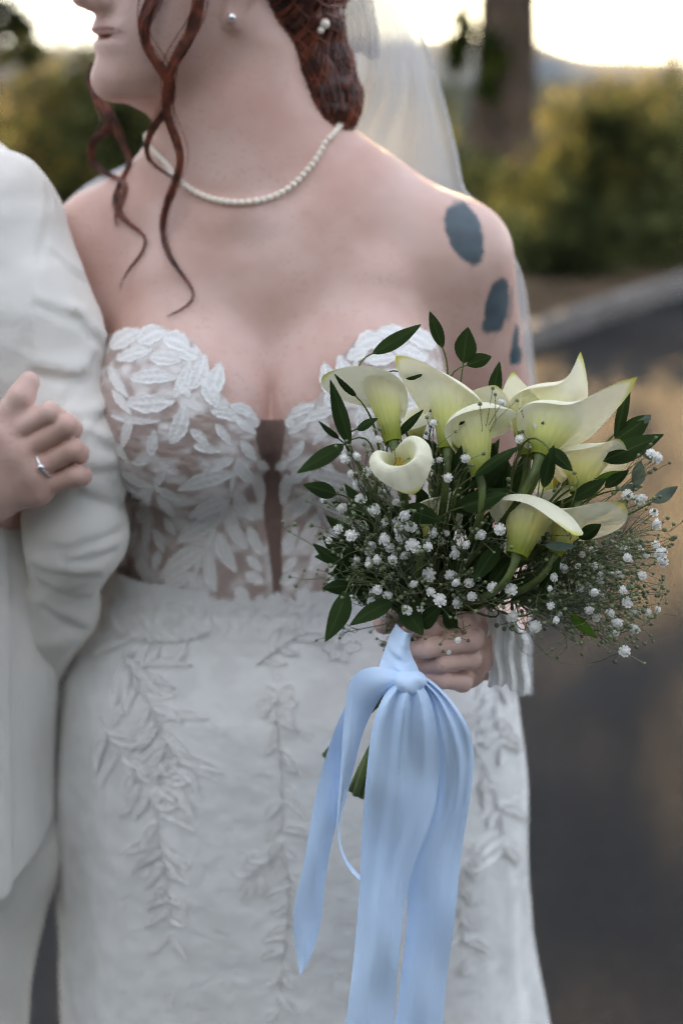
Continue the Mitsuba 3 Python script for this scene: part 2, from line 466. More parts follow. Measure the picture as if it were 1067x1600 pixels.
# slim post
k = root('lamp_post')
pb = at(1042, 240, 24.0)
pb[2] = 0.0
obj('shaft', tube([pb, pb + [0, 0, 2.5], pb + [0, 0, 6.5]], [0.075, 0.06, 0.045], 12), 'mat_metal_pole', k)
obj('collar', tube([pb + [0, 0, 1.72], pb + [0, 0, 1.80], pb + [0, 0, 1.86]], [0.10, 0.13, 0.07], 12), 'mat_metal_pole', k)
obj('lantern', tube([pb + [0, 0, 6.5], pb + [0, 0, 6.62], pb + [0, 0, 7.0], pb + [0, 0, 7.1]], [0.06, 0.16, 0.22, 0.03], 12), 'mat_metal_pole', k)
tag(k, 'slim dark post standing against the bright sky near the right edge', 'lamp post')

# ================================================================== THE BRIDE
skin_a, skin_b = [0.535, 0.335, 0.275], [0.645, 0.455, 0.400]

C_HEAD = at(327, -86, 1.32)
HF = unit(np.array([-0.865, -0.50, 0.0]))
HL = np.array([-HF[1], HF[0], 0.0])      # her left
HR = np.stack([HF, HL, [0, 0, 1.0]])     # world -> head axes (rows)


def hp(f, l, u):
    return C_HEAD + HF * f + HL * l + np.array([0, 0, u])


def sd_head(p, hp=hp, HR=HR):
    d = ellip(p, hp(-0.018, 0, 0.03), (0.095, 0.075, 0.09), HR)
    d = smin(d, ellip(p, hp(0.038, 0, -0.035), (0.060, 0.058, 0.088), HR), 0.03)
    for s in (-1, 1):
        d = smin(d, cone(p, hp(0.0, s * 0.048, -0.060), hp(0.072, s * 0.012, -0.104), 0.019, 0.020), 0.03)
    d = smin(d, ellip(p, hp(0.094, 0, -0.111), (0.0185, 0.021, 0.019), HR), 0.012)
    d = smin(d, ellip(p, hp(0.074, 0, -0.072), (0.030, 0.032, 0.028), HR), 0.02)
    d = smin(d, cone(p, hp(0.050, -0.02, -0.115), hp(0.0, 0.0, -0.10), 0.018, 0.03), 0.03)
    d = smin(d, ellip(p, hp(0.0945, 0, -0.0695), (0.0125, 0.0265, 0.0065), HR), 0.006)
    d = smin(d, ellip(p, hp(0.0930, 0, -0.0835), (0.0125, 0.024, 0.0074), HR), 0.006)
    d = smax(d, -ellip(p, hp(0.108, 0, -0.0765), (0.019, 0.030, 0.0021), HR), 0.004)
    d = smin(d, cone(p, hp(0.096, 0, 0.012), hp(0.116, 0, -0.043), 0.009, 0.0115), 0.014)
    for s in (-1, 1):
        d = smin(d, ellip(p, hp(0.104, s * 0.013, -0.048), (0.012, 0.008, 0.008), HR), 0.006)
        d = smax(d, -ellip(p, hp(0.098, s * 0.032, 0.005), (0.012, 0.017, 0.012), HR), 0.016)
        d = smin(d, ellip(p, hp(0.088, s * 0.032, 0.004), (0.0125, 0.0125, 0.0125), HR), 0.003)
    for s in (-1, 1):
        e = ellip(p, hp(0.006, s * 0.072, -0.022), (0.020, 0.010, 0.030), HR)
        e = smax(e, -ellip(p, hp(0.012, s * 0.083, -0.014), (0.011, 0.009, 0.018), HR), 0.006)
        e = smin(e, ellip(p, hp(0.012, s * 0.070, -0.060), (0.0085, 0.0055, 0.011), HR), 0.012)
        d = smin(d, e, 0.006)
    return d


# joints, from the pixels where the photograph shows them and the depth they have
J = dict(neck0=at(362, 60, 1.325), neck1=at(378, 262, 1.315), shL=at(152, 378, 1.325), shR=at(720, 402, 1.30),
         elR=at(798, 830, 1.37), wrR=at(772, 1004, 1.115), elL=at(120, 850, 1.37), wrL=at(-28, 772, 1.16))
R_ = dict(shL=0.040, shR=0.045, elR=0.037, elL=0.037)


def sd_trunk(p):
    """Neck, shoulders, chest, waist and hips, without head and arms."""
    d = ellip(p, at(425, 590, 1.315), (0.158, 0.100, 0.170))
    d = smin(d, ellip(p, at(425, 450, 1.315), (0.160, 0.088, 0.125)), 0.05)
    d = smin(d, ellip(p, at(425, 850, 1.315), (0.136, 0.100, 0.16)), 0.05)
    d = smin(d, ellip(p, at(455, 1120, 1.33), (0.165, 0.090, 0.16)), 0.05)
    d = smin(d, cone(p, J['neck0'], J['neck1'], 0.060, 0.063), 0.03)
    d = smin(d, cone(p, J['neck1'] + np.array([0, 0.02, 0.03]), J['shL'] + np.array([0.02, 0.01, 0.0]), 0.046, 0.036), 0.05)
    d = smin(d, cone(p, J['neck1'] + np.array([0.01, 0.02, 0.03]), J['shR'] + np.array([-0.02, 0.01, 0.0]), 0.050, 0.042), 0.05)
    # collar bones, faint
    d = smin(d, cone(p, at(402, 352, 1.250), at(600, 330, 1.285), 0.0095, 0.008), 0.02)
    d = smin(d, cone(p, at(350, 352, 1.250), at(220, 330, 1.290), 0.0095, 0.008), 0.02)
    # sternomastoid
    d = smin(d, cone(p, at(420, 80, 1.29), at(392, 330, 1.252), 0.014, 0.008), 0.03)
    b = smin(ellip(p, at(303, 648, 1.222), (0.078, 0.072, 0.080)), cone(p, at(275, 450, 1.26), at(288, 640, 1.235), 0.035, 0.06), 0.05)
    c = smin(ellip(p, at(548, 648, 1.222), (0.078, 0.072, 0.080)), cone(p, at(580, 450, 1.26), at(560, 640, 1.235), 0.035, 0.06), 0.05)
    d = smin(smin(d, b, 0.024), smin(d, c, 0.024), 0.005)
    return smax(d, -ellip(p, at(421, 622, 1.168), (0.0042, 0.030, 0.030)), 0.008)


def sd_arms(p):
    d = cone(p, J['shL'], J['elL'], R_['shL'], R_['elL'])
    d = smin(d, cone(p, J['elL'], J['wrL'], 0.036, 0.023), 0.02)
    e = smin(cone(p, J['shR'], J['elR'], R_['shR'], R_['elR']), cone(p, J['elR'], J['wrR'], 0.037, 0.024), 0.02)
    return np.minimum(d, e)


def sd_body(p):
    d = smin(sd_trunk(p), sd_arms(p), 0.042)
    return smin(d, sd_head(p), 0.022)


def sd_hand(p, wrist, wr, mcps, chains, radii, palm_r, thumb, tr):
    """A palm and five bent fingers; every chain runs knuckle, middle joint, end joint, tip."""
    d = None
    for m, r in zip(mcps, palm_r):
        c = cone(p, wrist, m, wr * 0.85, r)
        d = c if d is None else smin(d, c, 0.016)
    for m0, m1, r in zip(mcps[:-1], mcps[1:], palm_r):
        d = smin(d, cone(p, m0, m1, r, r), 0.008)
    fingers = None
    for ch, r in zip(chains, radii):
        q = None
        for i in range(len(ch) - 1):
            c = cone(p, ch[i], ch[i + 1], r * (1 - 0.09 * i), r * (1 - 0.09 * (i + 1)))
            q = c if q is None else smin(q, c, 0.004)
        fingers = q if fingers is None else smin(fingers, q, 0.0016)
    d = smin(d, fingers, 0.004)
    q = None
    for i in range(len(thumb) - 1):
        c = cone(p, thumb[i], thumb[i + 1], tr[i], tr[i + 1])
        q = c if q is None else smin(q, c, 0.005)
    return smin(d, q, 0.008)


def hand_mesh(fn, pts, h=0.0016, pad=0.03):
    pts = np.array(pts)
    return surface_nets(fn, pts.min(0) - pad, pts.max(0) + pad, h)


# her right hand, through the arm beside her and laid on its sleeve
Yh = 1.114
rm = [at(8, 682, Yh), at(28, 708, Yh), at(46, 736, Yh + .002), at(58, 764, Yh + .006)]
rc = [[rm[0], at(78, 645, Yh - .004), at(90, 652, Yh + .020), at(82, 662, Yh + .034)],
      [rm[1], at(104, 664, Yh - .004), at(113, 671, Yh + .020), at(104, 682, Yh + .034)],
      [rm[2], at(113, 702, Yh - .002), at(123, 709, Yh + .020), at(113, 718, Yh + .032)],
      [rm[3], at(118, 742, Yh + .002), at(129, 744, Yh + .020), at(119, 750, Yh + .030)]]
rt = [at(-30, 725, Yh + .012), at(-4, 672, Yh + .004), at(34, 620, Yh + .004), at(46, 597, Yh + .010)]
WRL = J['wrL'] + np.array([0.0, -0.02, 0.0])


def sd_hand_right(p):
    d = sd_hand(p, at(-22, 764, 1.130), 0.025, rm, rc, (0.0093, 0.0098, 0.0098, 0.0089), (0.012, 0.0135, 0.013, 0.012), rt, (0.015, 0.012, 0.0102, 0.0085))
    return smin(d, cone(p, at(-22, 764, 1.130), J['wrL'], 0.023, 0.0245), 0.012)


# her left hand, closed round the stems
Yl = 0.985
lm = [at(736, 970, Yl + .032), at(742, 996, Yl + .024), at(738, 1024, Yl + .022), at(728, 1048, Yl + .024)]
lc = [[lm[0], at(722, 972, Yl - .012), at(672, 978, Yl - .030), at(640, 984, Yl - .026)],
      [lm[1], at(736, 1002, Yl - .018), at(668, 1012, Yl - .036), at(624, 1020, Yl - .030)],
      [lm[2], at(735, 1030, Yl - .014), at(690, 1036, Yl - .030), at(656, 1040, Yl - .022)],
      [lm[3], at(722, 1066, Yl - .006), at(690, 1062, Yl - .026), at(664, 1055, Yl - .022)]]
lt = [at(770, 1000, Yl + .060), at(720, 968, Yl + .055), at(650, 965, Yl + .050), at(600, 974, Yl + .030)]


def sd_hand_left(p):
    w = at(768, 1008, 1.082)
    d = sd_hand(p, w, 0.024, lm, lc, (0.0082, 0.0085, 0.0080, 0.0076), (0.0125, 0.013, 0.0125, 0.011), lt, (0.015, 0.0125, 0.0105, 0.0085))
    return smin(d, cone(p, w, J['wrR'], 0.023, 0.0245), 0.012)


# tattoos: ink in the skin, as soft-edged patches round points of the arm
def skin_point(px, py):
    p, n, ok = trace(sd_body, np.array([px]), np.array([py]), 1.0)
    return p[0], n[0]


ink = []
for px, py, ax, ay, rot, q in [(728, 364, 28, 46, 16, 2.2), (777, 480, 19, 44, -4, 3.4), (805, 538, 7, 30, -4, 2.5), (797, 475, 5, 30, -4, 2.2), (809, 555, 9, 14, 0, 2.2)]:
    p, n = skin_point(px, py)
    u = unit(np.cross([0, 0, 1.0], n))
    if u[0] < 0:
        u = -u
    v = np.array([0, 0, 1.0])
    a = math.radians(rot)
    m = np.linalg.norm(p - CAM) / F
    side = max(0.35, abs(u[0]))
    ink.append((p, u * math.cos(a) + v * math.sin(a), v * math.cos(a) - u * math.sin(a), ax * m / side, ay * m * 1.02, q))


def skin_colour(p, n, uv):
    base = mix(skin_a, skin_b, smoothstep(0.25, 0.75, fbm(p.x * 17, p.y * 17, p.z * 17, 4)))
    red = smoothstep(0.52, 0.80, fbm(p.x * 9 + 5, p.y * 9, p.z * 9, 3)) * 0.22
    base = mix(base, [0.66, 0.33, 0.29], red)
    mole = smoothstep(0.90, 0.95, noise(p.x * 240, p.y * 240, p.z * 240)) * smoothstep(0.5, 0.6, noise(p.x * 40, p.y * 40, p.z * 40)) * 0.22
    base = mix(base, [0.36, 0.19, 0.13], mole)
    freck = smoothstep(0.66, 0.80, noise(p.x * 330, p.y * 330, p.z * 330)) * smoothstep(0.35, 0.65, fbm(p.x * 25, p.y * 25, p.z * 25, 2)) * 0.22
    base = mix(base, [0.44, 0.24, 0.17], freck)
    for c, u, v, a, b, q in ink:
        dx, dy, dz = p.x - float(c[0]), p.y - float(c[1]), p.z - float(c[2])
        w = (fbm(p.x * 70, p.y * 70, p.z * 70, 3) - 0.5) * 1.3
        e = dr.abs((dx * float(u[0]) + dy * float(u[1]) + dz * float(u[2])) / a) ** q + dr.abs((dx * float(v[0]) + dy * float(v[1]) + dz * float(v[2])) / b) ** q
        inside = (1 - smoothstep(0.72, 1.18, e + w)) * dr.select(dr.abs(dx) + dr.abs(dy) + dr.abs(dz) < 0.09, 1.0, 0.0)
        base = mix(base, mix([0.026, 0.062, 0.085], [0.060, 0.110, 0.140], noise(p.x * 90, p.y * 90, p.z * 90)), inside * (0.93 if a > 0.006 else 0.45))
    return base


scene['mat_skin'] = bump(principled(proc(skin_colour), 0.48, specular=0.35, sheen=0.15), lambda p, n, uv: fbm(p.x * 700, p.y * 700, p.z * 700, 2), 0.00012, 2e-4)
scene['mat_lip'] = principled((0.36, 0.165, 0.14), 0.40)

BR = root('person')
body = surface_nets(sd_body, [-0.43, 1.00, 0.62], [0.36, 1.52, 1.82], 0.004)
hr = hand_mesh(sd_hand_right, rm + [c for f in rc for c in f] + rt + [J['wrL']])
hl = hand_mesh(sd_hand_left, lm + [c for f in lc for c in f] + lt + [J['wrR']])
import manifold3d as m3


def union(*meshes):
    try:
        out = None
        for v, f in meshes:
            m = m3.Manifold(m3.Mesh(np.asarray(v, np.float32), np.asarray(f, np.uint32)))
            if m.is_empty():
                raise ValueError
            out = m if out is None else out + m
        q = out.to_mesh()
        return np.array(q.vert_properties[:, :3]), np.array(q.tri_verts)
    except Exception:
        return cat(meshes)


obj('body', union(body, hr, hl), 'mat_skin', BR)
tag(BR, 'woman in a strapless white lace gown and veil, auburn curls, holding flowers', 'person')

# lips: thin tinted skin laid over the two lip ridges
for uu, cc, rr in ((-0.0697, 0.0950, (0.0132, 0.0266, 0.0060)), (-0.0835, 0.0935, (0.0132, 0.0242, 0.0071))):
    s_ = trimesh.creation.icosphere(subdivisions=3)
    v = np.array(s_.vertices) * np.array(rr)
    v = hp(cc, 0, uu) + v @ HR
    keep = (np.array(s_.vertices)[:, 0] > 0.1)[np.array(s_.faces)].all(1)
    obj('lip', (v, np.array(s_.faces)[keep]), 'mat_lip', BR)


def clip(v, f, s):
    """The part of the mesh where the per-vertex number s is positive, cut cleanly across triangles."""
    v, f, s = np.asarray(v, float), np.asarray(f), np.asarray(s, float)
    out_v, out_f, pos = [v], [f[(s[f] > 0).all(1)]], s > 0
    o = len(v)
    for want in (1, 2):
        g = f[pos[f].sum(1) == want]
        odd = pos[g] if want == 1 else ~pos[g]
        k = odd.argmax(1)
        i = np.arange(len(g))
        a, b, c = g[i, k], g[i, (k + 1) % 3], g[i, (k + 2) % 3]
        ab = v[a] + (v[b] - v[a]) * (s[a] / (s[a] - s[b]))[:, None]
        ac = v[a] + (v[c] - v[a]) * (s[a] / (s[a] - s[c]))[:, None]
        n = len(g)
        out_v += [ab, ac]
        iab, iac = o + np.arange(n), o + n + np.arange(n)
        o += 2 * n
        if want == 1:
            out_f.append(np.stack([a, iab, iac], 1))
        else:
            out_f += [np.stack([iab, b, c], 1), np.stack([iab, c, iac], 1)]
    m = trimesh.Trimesh(np.vstack(out_v), np.vstack(out_f), process=False)
    m.merge_vertices()
    m.remove_unreferenced_vertices()
    return np.array(m.vertices), np.array(m.faces)


# ------------------------------------------------------------------ gown
def net_tone(p, n, uv):
    a = fbm(p.x * 55, p.y * 55, p.z * 55, 3)
    return mix([0.40, 0.31, 0.28], [0.72, 0.69, 0.675], smoothstep(0.38, 0.68, a))


scene['mat_net'] = bump(principled(proc(net_tone), 0.8, sheen=0.3), lambda p, n, uv: fbm(p.x * 220, p.y * 220, p.z * 220, 2), 0.002)
scene['mat_sheer'] = bump(principled(tone((0.215, 0.140, 0.118), 0.12, 30), 0.75), lambda p, n, uv: dr.sin(p.x * 2600) * dr.sin(p.z * 2600), 0.0002, 1e-4)
scene['mat_lace'] = bump(principled(tone((0.80, 0.80, 0.79), 0.06, 60), 0.75, sheen=0.4), lambda p, n, uv: fbm(p.x * 420, p.y * 420, p.z * 420, 2) + 0.4 * dr.sin(p.x * 1900) * dr.sin(p.z * 1900), 0.0016)


def lace_leaf_tone(p, n, uv):
    t = dr.abs(uv.x - 0.5) * 2
    cord = dr.maximum(smoothstep(0.62, 0.86, t), smoothstep(0.22, 0.05, t))
    vein = 0.5 + 0.5 * dr.sin(uv.y * 46 + t * 7)
    holes = smoothstep(0.35, 0.65, noise(p.x * 520, p.y * 520, p.z * 520))
    return mix([0.60, 0.575, 0.56], [0.83, 0.83, 0.82], dr.clip(cord + vein * 0.45 + holes * 0.3, 0, 1))


scene['mat_lace_leaf'] = bump(principled(proc(lace_leaf_tone), 0.75, sheen=0.4), lambda p, n, uv: fbm(p.x * 480, p.y * 480, p.z * 480, 2), 0.0016)
scene['mat_gown'] = bump(principled(proc(lambda p, n, uv: mix([0.65, 0.65, 0.64], [0.72, 0.72, 0.71], smoothstep(0.35, 0.65, fbm(p.x * 48, p.y * 48, p.z * 48, 4) * 0.75 + 0.25 * fbm(p.x * 9, p.y * 9, p.z * 9, 2)))), 0.62, sheen=0.5),
                         lambda p, n, uv: fbm(p.x * 260, p.y * 260, p.z * 260, 2) * 0.7 + smoothstep(0.40, 0.60, fbm(p.x * 90, p.y * 90, p.z * 90, 3)) * 0.8, 0.0006)

NLX = [150, 165, 190, 230, 270, 300, 318, 332, 350, 366, 385, 404, 424, 446, 470, 500, 512, 520, 535, 555, 600, 655, 682, 700]
NLY = [530, 525, 518, 514, 517, 530, 555, 592, 618, 640, 650, 655, 656, 655, 645, 618, 600, 580, 556, 532, 513, 516, 535, 545]
STRIP_Y = [640, 655, 672, 690, 715, 735, 745, 790, 820, 850, 900, 950]
STRIP_L = [398, 398, 398, 401, 407, 417, 411, 411, 414, 419, 425, 428]
STRIP_R = [446, 446, 446, 443, 440, 434, 441, 442, 441, 440, 441, 437]
sd_bod = lambda p: sd_trunk(p) - 0.0045
bv, bf = surface_nets(sd_bod, at(150, 480, 1.315) * [1, 0, 0] + [-0.06, 1.06, 0.90], at(720, 480, 1.315) * [1, 0, 0] + [0.06, 1.50, 1.34], 0.005)
px, py = to_px(bv)
front = np.clip((1.345 - bv[:, 1]) / 0.03, 0, 1)
zs = at(170, 528, 1.33)[2]
s_front = (py - np.interp(px, NLX, NLY)) / 1600.0
s_back = zs - 0.5 * np.maximum(bv[:, 1] - 1.33, 0) - bv[:, 2]
s_top = np.where(bv[:, 1] < 1.345, s_front, s_back)
inst = np.maximum(np.interp(py, STRIP_Y, STRIP_L) - px, px - np.interp(py, STRIP_Y, STRIP_R)) / 1600.0
inst = np.where(bv[:, 1] < 1.30, inst, 1.0)
seam_z = at(425, 940, 1.22)[2]
s_low = bv[:, 2] - seam_z - 0.004
obj('bodice', clip(bv, bf, np.minimum(np.minimum(s_top, inst), s_low)), 'mat_net', BR)
labels[BR + '__bodice'] = {'label': 'sheer boned bodice covered with white lace leaves'}
sv, sf = bv + gradient(sd_bod, bv) * -0.0015, bf
obj('sheer_panel', clip(sv, sf, np.minimum(np.minimum(-inst + 0.002, np.where(bv[:, 1] < 1.30, (py - 656) / 1600, -1)), s_low)), 'mat_sheer', BR)
labels[BR + '__sheer_panel'] = {'label': 'narrow skin toned mesh panel in the plunging neckline'}

# skirt
SK_PY = np.array([905, 935, 960, 1000, 1040, 1080, 1150, 1250, 1350, 1450, 1600, 1800, 2100, 2500])
SK_L = np.array([172, 162, 150, 127, 108, 101, 98, 98, 100, 104, 109, 104, 70, 30])
SK_R = np.array([690, 696, 712, 752, 790, 806, 817, 823, 825, 827, 849, 890, 960, 1030])
SKY = 1.315
pl, pr = at(SK_L, SK_PY, SKY), at(SK_R, SK_PY, SKY)
sk_z, sk_x, sk_a = pl[::-1, 2], (pl[::-1, 0] + pr[::-1, 0]) / 2, (pr[::-1, 0] - pl[::-1, 0]) / 2


def sk_dims(z):
    a = np.interp(z, sk_z, sk_a)
    return np.interp(z, sk_z, sk_x), a, a * np.interp(z, [0.0, 0.5, 0.8, 0.93, 1.02], [0.85, 0.76, 0.69, 0.66, 0.635])


def sk_fold(th, z):
    """Soft hanging folds, deeper towards the ground."""
    down = np.clip((0.98 - z) / 0.75, 0, 1)
    w = np.sin(th * 9 + 1.1 + 1.4 * np.sin(z * 3)) * 0.5 + np.sin(th * 17 + 2.3 + 2 * z) * 0.25 + np.sin(th * 5 - 0.7) * 0.5
    q = np.stack([np.cos(th) * 3.2, np.sin(th) * 3.2, z * 5.0], -1)
    return down ** 1.3 * 0.013 * w + (meshkit.fbm(q, 3, 4) - 0.5) * 0.018 * (0.35 + down)


def sd_skirt(p):
    z = np.clip(p[:, 2].astype(float), 0.0, 1.05)
    xc, a, b = sk_dims(z)
    dx, dy = (p[:, 0] - xc) / a, (p[:, 1] - SKY) / b
    e = 2.25
    k = (np.abs(dx) ** e + np.abs(dy) ** e) ** (1 / e)
    return (k - 1) * np.minimum(a, b) * 0.9 - sk_fold(np.arctan2(dy, dx), z)


nth, nz_ = 320, 150
zz = np.concatenate([np.linspace(seam_z + 0.012, 0.5, 110), np.linspace(0.49, 0.004, nz_ - 110)])
th = np.arange(nth) / nth * 2 * np.pi
TH, ZZ = np.meshgrid(th, zz, indexing='ij')
xc, a_, b_ = sk_dims(ZZ)
e = 2.25
cs, sn = np.cos(TH), np.sin(TH)
rad = (np.abs(cs) ** e + np.abs(sn) ** e) ** (-1 / e) + sk_fold(TH, ZZ) / np.minimum(a_, b_) / 0.9
seamdip = np.where(np.arange(nz_)[None] == 0, 1.0, 0.0)
SK = np.stack([xc + a_ * cs * rad, SKY + b_ * sn * rad, ZZ], -1).reshape(-1, 3)
obj('skirt', (SK, grid_faces(nth, nz_, True)), 'mat_gown', BR)
labels[BR + '__skirt'] = {'label': 'long fitted ivory skirt with raised lace sprays'}

# lace: leaf-shaped pads laid over the cloth
LEAVES = {'bodice': [], 'skirt': []}


def leaf(where, x0, y0, x1, y1, w, bend=0.0, h=0.0010):
    LEAVES[where].append((x0, y0, x1, y1, w, bend, h))


NS, NT = 11, 7


def build_leaves(where, fn, start, mat):
    L = np.array(LEAVES[where], float)
    s = np.linspace(0, 1, NS)
    t = np.linspace(-1, 1, NT)
    S, TT = np.meshgrid(s, t, indexing='ij')
    prof = np.sin(np.pi * np.clip(S, 0.0, 1) ** 0.85) ** 0.75 * (1 + 0.10 * np.sin(S * 22))
    d = L[:, 2:4] - L[:, 0:2]
    n = np.stack([-d[:, 1], d[:, 0]], 1) / np.linalg.norm(d, axis=1, keepdims=True)
    mid = L[:, None, None, 0:2] + d[:, None, None] * S[None, ..., None] + n[:, None, None] * (L[:, 5, None, None] * np.sin(np.pi * S)[None])[..., None]
    q = mid + n[:, None, None] * (L[:, 4, None, None] * 0.5 * prof[None] * TT[None])[..., None]
    p, nrm, ok = trace(fn, q[..., 0].ravel(), q[..., 1].ravel(), start)
    H_ = L[:, 6, None, None] * (0.25 + 0.55 * np.abs(TT) ** 3 + 0.55 * np.exp(-(TT * 3.5) ** 2) * np.sin(np.pi * S) + 0.12 * np.sin(S * 30) * (1 - TT ** 2))[None]
    uv = np.stack([(TT + 1) / 2, S], -1).reshape(-1, 2)
    p = (p + nrm * H_.reshape(-1, 1)).reshape(len(L), NS * NT, 3)
    ok = ok.reshape(len(L), -1).all(1)
    f = grid_faces(NS, NT)
    for i in range(len(L)):
        span = np.linalg.norm(p[i].max(0) - p[i].min(0))
        if ok[i] and span < 0.16:
            obj('lace_leaf', (p[i], f), mat, BR + '__' + where, uv=uv)


def c6(*v):
    """Rows measured on an enlarged crop of the photograph's left side (0.4311 of its scale, from (0, 480))."""
    x0, y0, x1, y1, w = v[:5]
    k = 0.4311
    w *= 0.88
    leaf('bodice', x0 * k, 480 + y0 * k, x1 * k, 480 + y1 * k, w * k, (v[5] * k if len(v) > 5 else 0))
    mx = 851 - x0 * k, 851 - x1 * k          # the other half of the bodice mirrors it
    leaf('bodice', mx[0], 480 + y0 * k, mx[1], 480 + y1 * k, w * k, -(v[5] * k if len(v) > 5 else 0))


for row in [(400, 150, 520, 85, 75, -8), (500, 130, 610, 85, 80, -10), (590, 110, 690, 150, 80, -8), (640, 150, 720, 190, 60), (420, 190, 560, 150, 55), (540, 180, 660, 195, 60),
            (470, 258, 650, 258, 60, -6), (460, 345, 640, 338, 80, 8), (630, 330, 690, 190, 55, 10), (690, 300, 745, 170, 70, 8), (740, 330, 800, 200, 80, 10), (740, 250, 800, 370, 66, 8),
            (620, 495, 672, 350, 72, 8), (690, 330, 640, 240, 40), (400, 210, 470, 330, 40, 8), (410, 300, 480, 390, 36), (400, 390, 590, 410, 32, 10), (480, 390, 440, 520, 40), (405, 480, 470, 560, 34),
            (760, 372, 880, 415, 52, -8), (830, 350, 935, 405, 46, -6), (850, 400, 930, 460, 40), (690, 440, 760, 500, 40), (780, 420, 840, 500, 38), (700, 500, 800, 520, 40), (870, 480, 930, 560, 44),
            (550, 540, 560, 440, 44), (480, 560, 555, 550, 36), (440, 590, 560, 650, 40, 8), (560, 650, 660, 700, 36), (560, 650, 600, 590, 32), (560, 660, 470, 690, 36), (545, 670, 500, 780, 40),
            (570, 680, 640, 760, 40), (430, 640, 500, 670, 30),
            (850, 545, 760, 592, 46, 6), (850, 600, 640, 662, 62, 8), (830, 700, 680, 765, 62, 8), (800, 762, 640, 855, 72, 8), (745, 868, 580, 985, 82, 8), (700, 960, 575, 1040, 60, 8),
            (860, 560, 930, 640, 54, 8), (850, 660, 920, 770, 54, 8), (820, 740, 900, 880, 56, 8), (790, 820, 860, 960, 54, 8), (755, 880, 785, 1035, 54, 8), (700, 960, 720, 1060, 50),
            (860, 540, 830, 700, 20), (832, 690, 780, 800, 20), (785, 790, 735, 900, 20), (738, 890, 690, 1010, 20),
            (930, 600, 950, 720, 46), (900, 790, 945, 900, 44), (890, 960, 960, 1000, 50), (860, 1010, 900, 1075, 50), (900, 900, 950, 960, 40), (930, 560, 975, 585, 40), (905, 430, 940, 405, 40),
            (540, 760, 530, 880, 40), (500, 800, 460, 900, 40), (470, 700, 430, 800, 40), (560, 800, 600, 890, 36), (500, 900, 540, 1000, 44), (450, 930, 480, 1020, 40), (580, 880, 560, 960, 36),
            (600, 760, 640, 830, 34), (440, 840, 420, 940, 36), (790, 1060, 700, 1075, 40), (640, 1050, 560, 1065, 44)]:
    c6(*row)
# scalloped lace along the waist seam
g = np.random.default_rng(5)
for x in np.arange(196, 660, 17):
    y = 942 + 6 * math.sin((x - 200) / 460 * math.pi) + g.uniform(-4, 4)
    leaf('bodice', x, y + 6, x + g.uniform(-6, 10), y - g.uniform(14, 30), g.uniform(14, 20), 2)
build_leaves('bodice', sd_bod, 0.9, 'mat_lace_leaf')


def frond(pts, n, l, w, both=True, seed=0, where='skirt', h=0.0042):
    """A curved spray: a stalk with leaves along both sides."""
    gg = np.random.default_rng(seed)
    P = spline(np.asarray(pts, float), 60)
    tang = unit(np.gradient(P, axis=0))
    for k in range(n):
        for sgn in ((1, -1) if both else (1,)):
            if gg.uniform() < 0.12:
                continue
            i = int(np.clip((k + 0.5 + gg.uniform(-.45, .45)) / n, 0, 1) * 59)
            a = math.radians(gg.uniform(24, 70)) * sgn
            d = np.array([tang[i, 0] * math.cos(a) - tang[i, 1] * math.sin(a), tang[i, 0] * math.sin(a) + tang[i, 1] * math.cos(a)])
            L = l * gg.uniform(0.55, 1.3)
            leaf(where, P[i, 0], P[i, 1], P[i, 0] + d[0] * L, P[i, 1] + d[1] * L, w * gg.uniform(0.8, 1.15), sgn * L * gg.uniform(-0.05, 0.16), h * gg.uniform(0.6, 1.3))
    for i in range(0, 50, 10):
        leaf(where, P[i, 0], P[i, 1], P[i + 9, 0], P[i + 9, 1], w * 0.35, 0, h)


def blossom(x, y, r, n=6, seed=0, where='skirt', h=0.0042):
    gg = np.random.default_rng(seed)
    for k in range(n):
        a = 2 * math.pi * (k + gg.uniform(-.2, .2)) / n
        leaf(where, x + math.cos(a) * r * 0.12, y + math.sin(a) * r * 0.12, x + math.cos(a) * r * gg.uniform(0.8, 1.15), y + math.sin(a) * r * gg.uniform(0.8, 1.15), r * 0.55, 0, h)


frond([(195, 1015), (225, 1085), (262, 1160), (268, 1235)], 11, 78, 14, True, 1)
frond([(330, 985), (290, 1000), (225, 1000), (170, 985)], 8, 52, 13, True, 2)
frond([(160, 1120), (190, 1180), (240, 1250), (245, 1320)], 8, 62, 13, True, 3)
frond([(250, 1300), (262, 1380), (268, 1470)], 7, 45, 10, True, 4)
frond([(400, 1040), (440, 1010), (480, 985)], 5, 50, 12, True, 5)
frond([(420, 1085), (436, 1160), (440, 1250), (446, 1330)], 8, 40, 11, True, 6)
frond([(446, 1340), (452, 1420), (442, 1500), (436, 1590)], 9, 38, 10, True, 7)
frond([(440, 1335), (405, 1355), (375, 1385)], 5, 38, 10, True, 8)
frond([(700, 1120), (745, 1180), (775, 1260), (785, 1350)], 9, 55, 12, True, 9)
frond([(790, 1020), (770, 1100), (790, 1180)], 7, 42, 11, True, 10)
frond([(745, 1310), (715, 1400), (735, 1500)], 8, 40, 10, True, 11)
for x in np.arange(176, 690, 15):
    y = 950 + 9 * math.sin((x - 176) / 514 * math.pi)
    leaf('skirt', x, y, x + g.uniform(-9, 9), y + g.uniform(14, 40), g.uniform(10, 17), 2, 0.0016)
for x in np.arange(172, 690, 15):
    y = 930 + 9 * math.sin((x - 172) / 518 * math.pi) + g.uniform(-5, 5)
    leaf('skirt', x, y, x + g.uniform(-16, 16), y + g.uniform(18, 34), g.uniform(11, 17), 2, 0.0016)
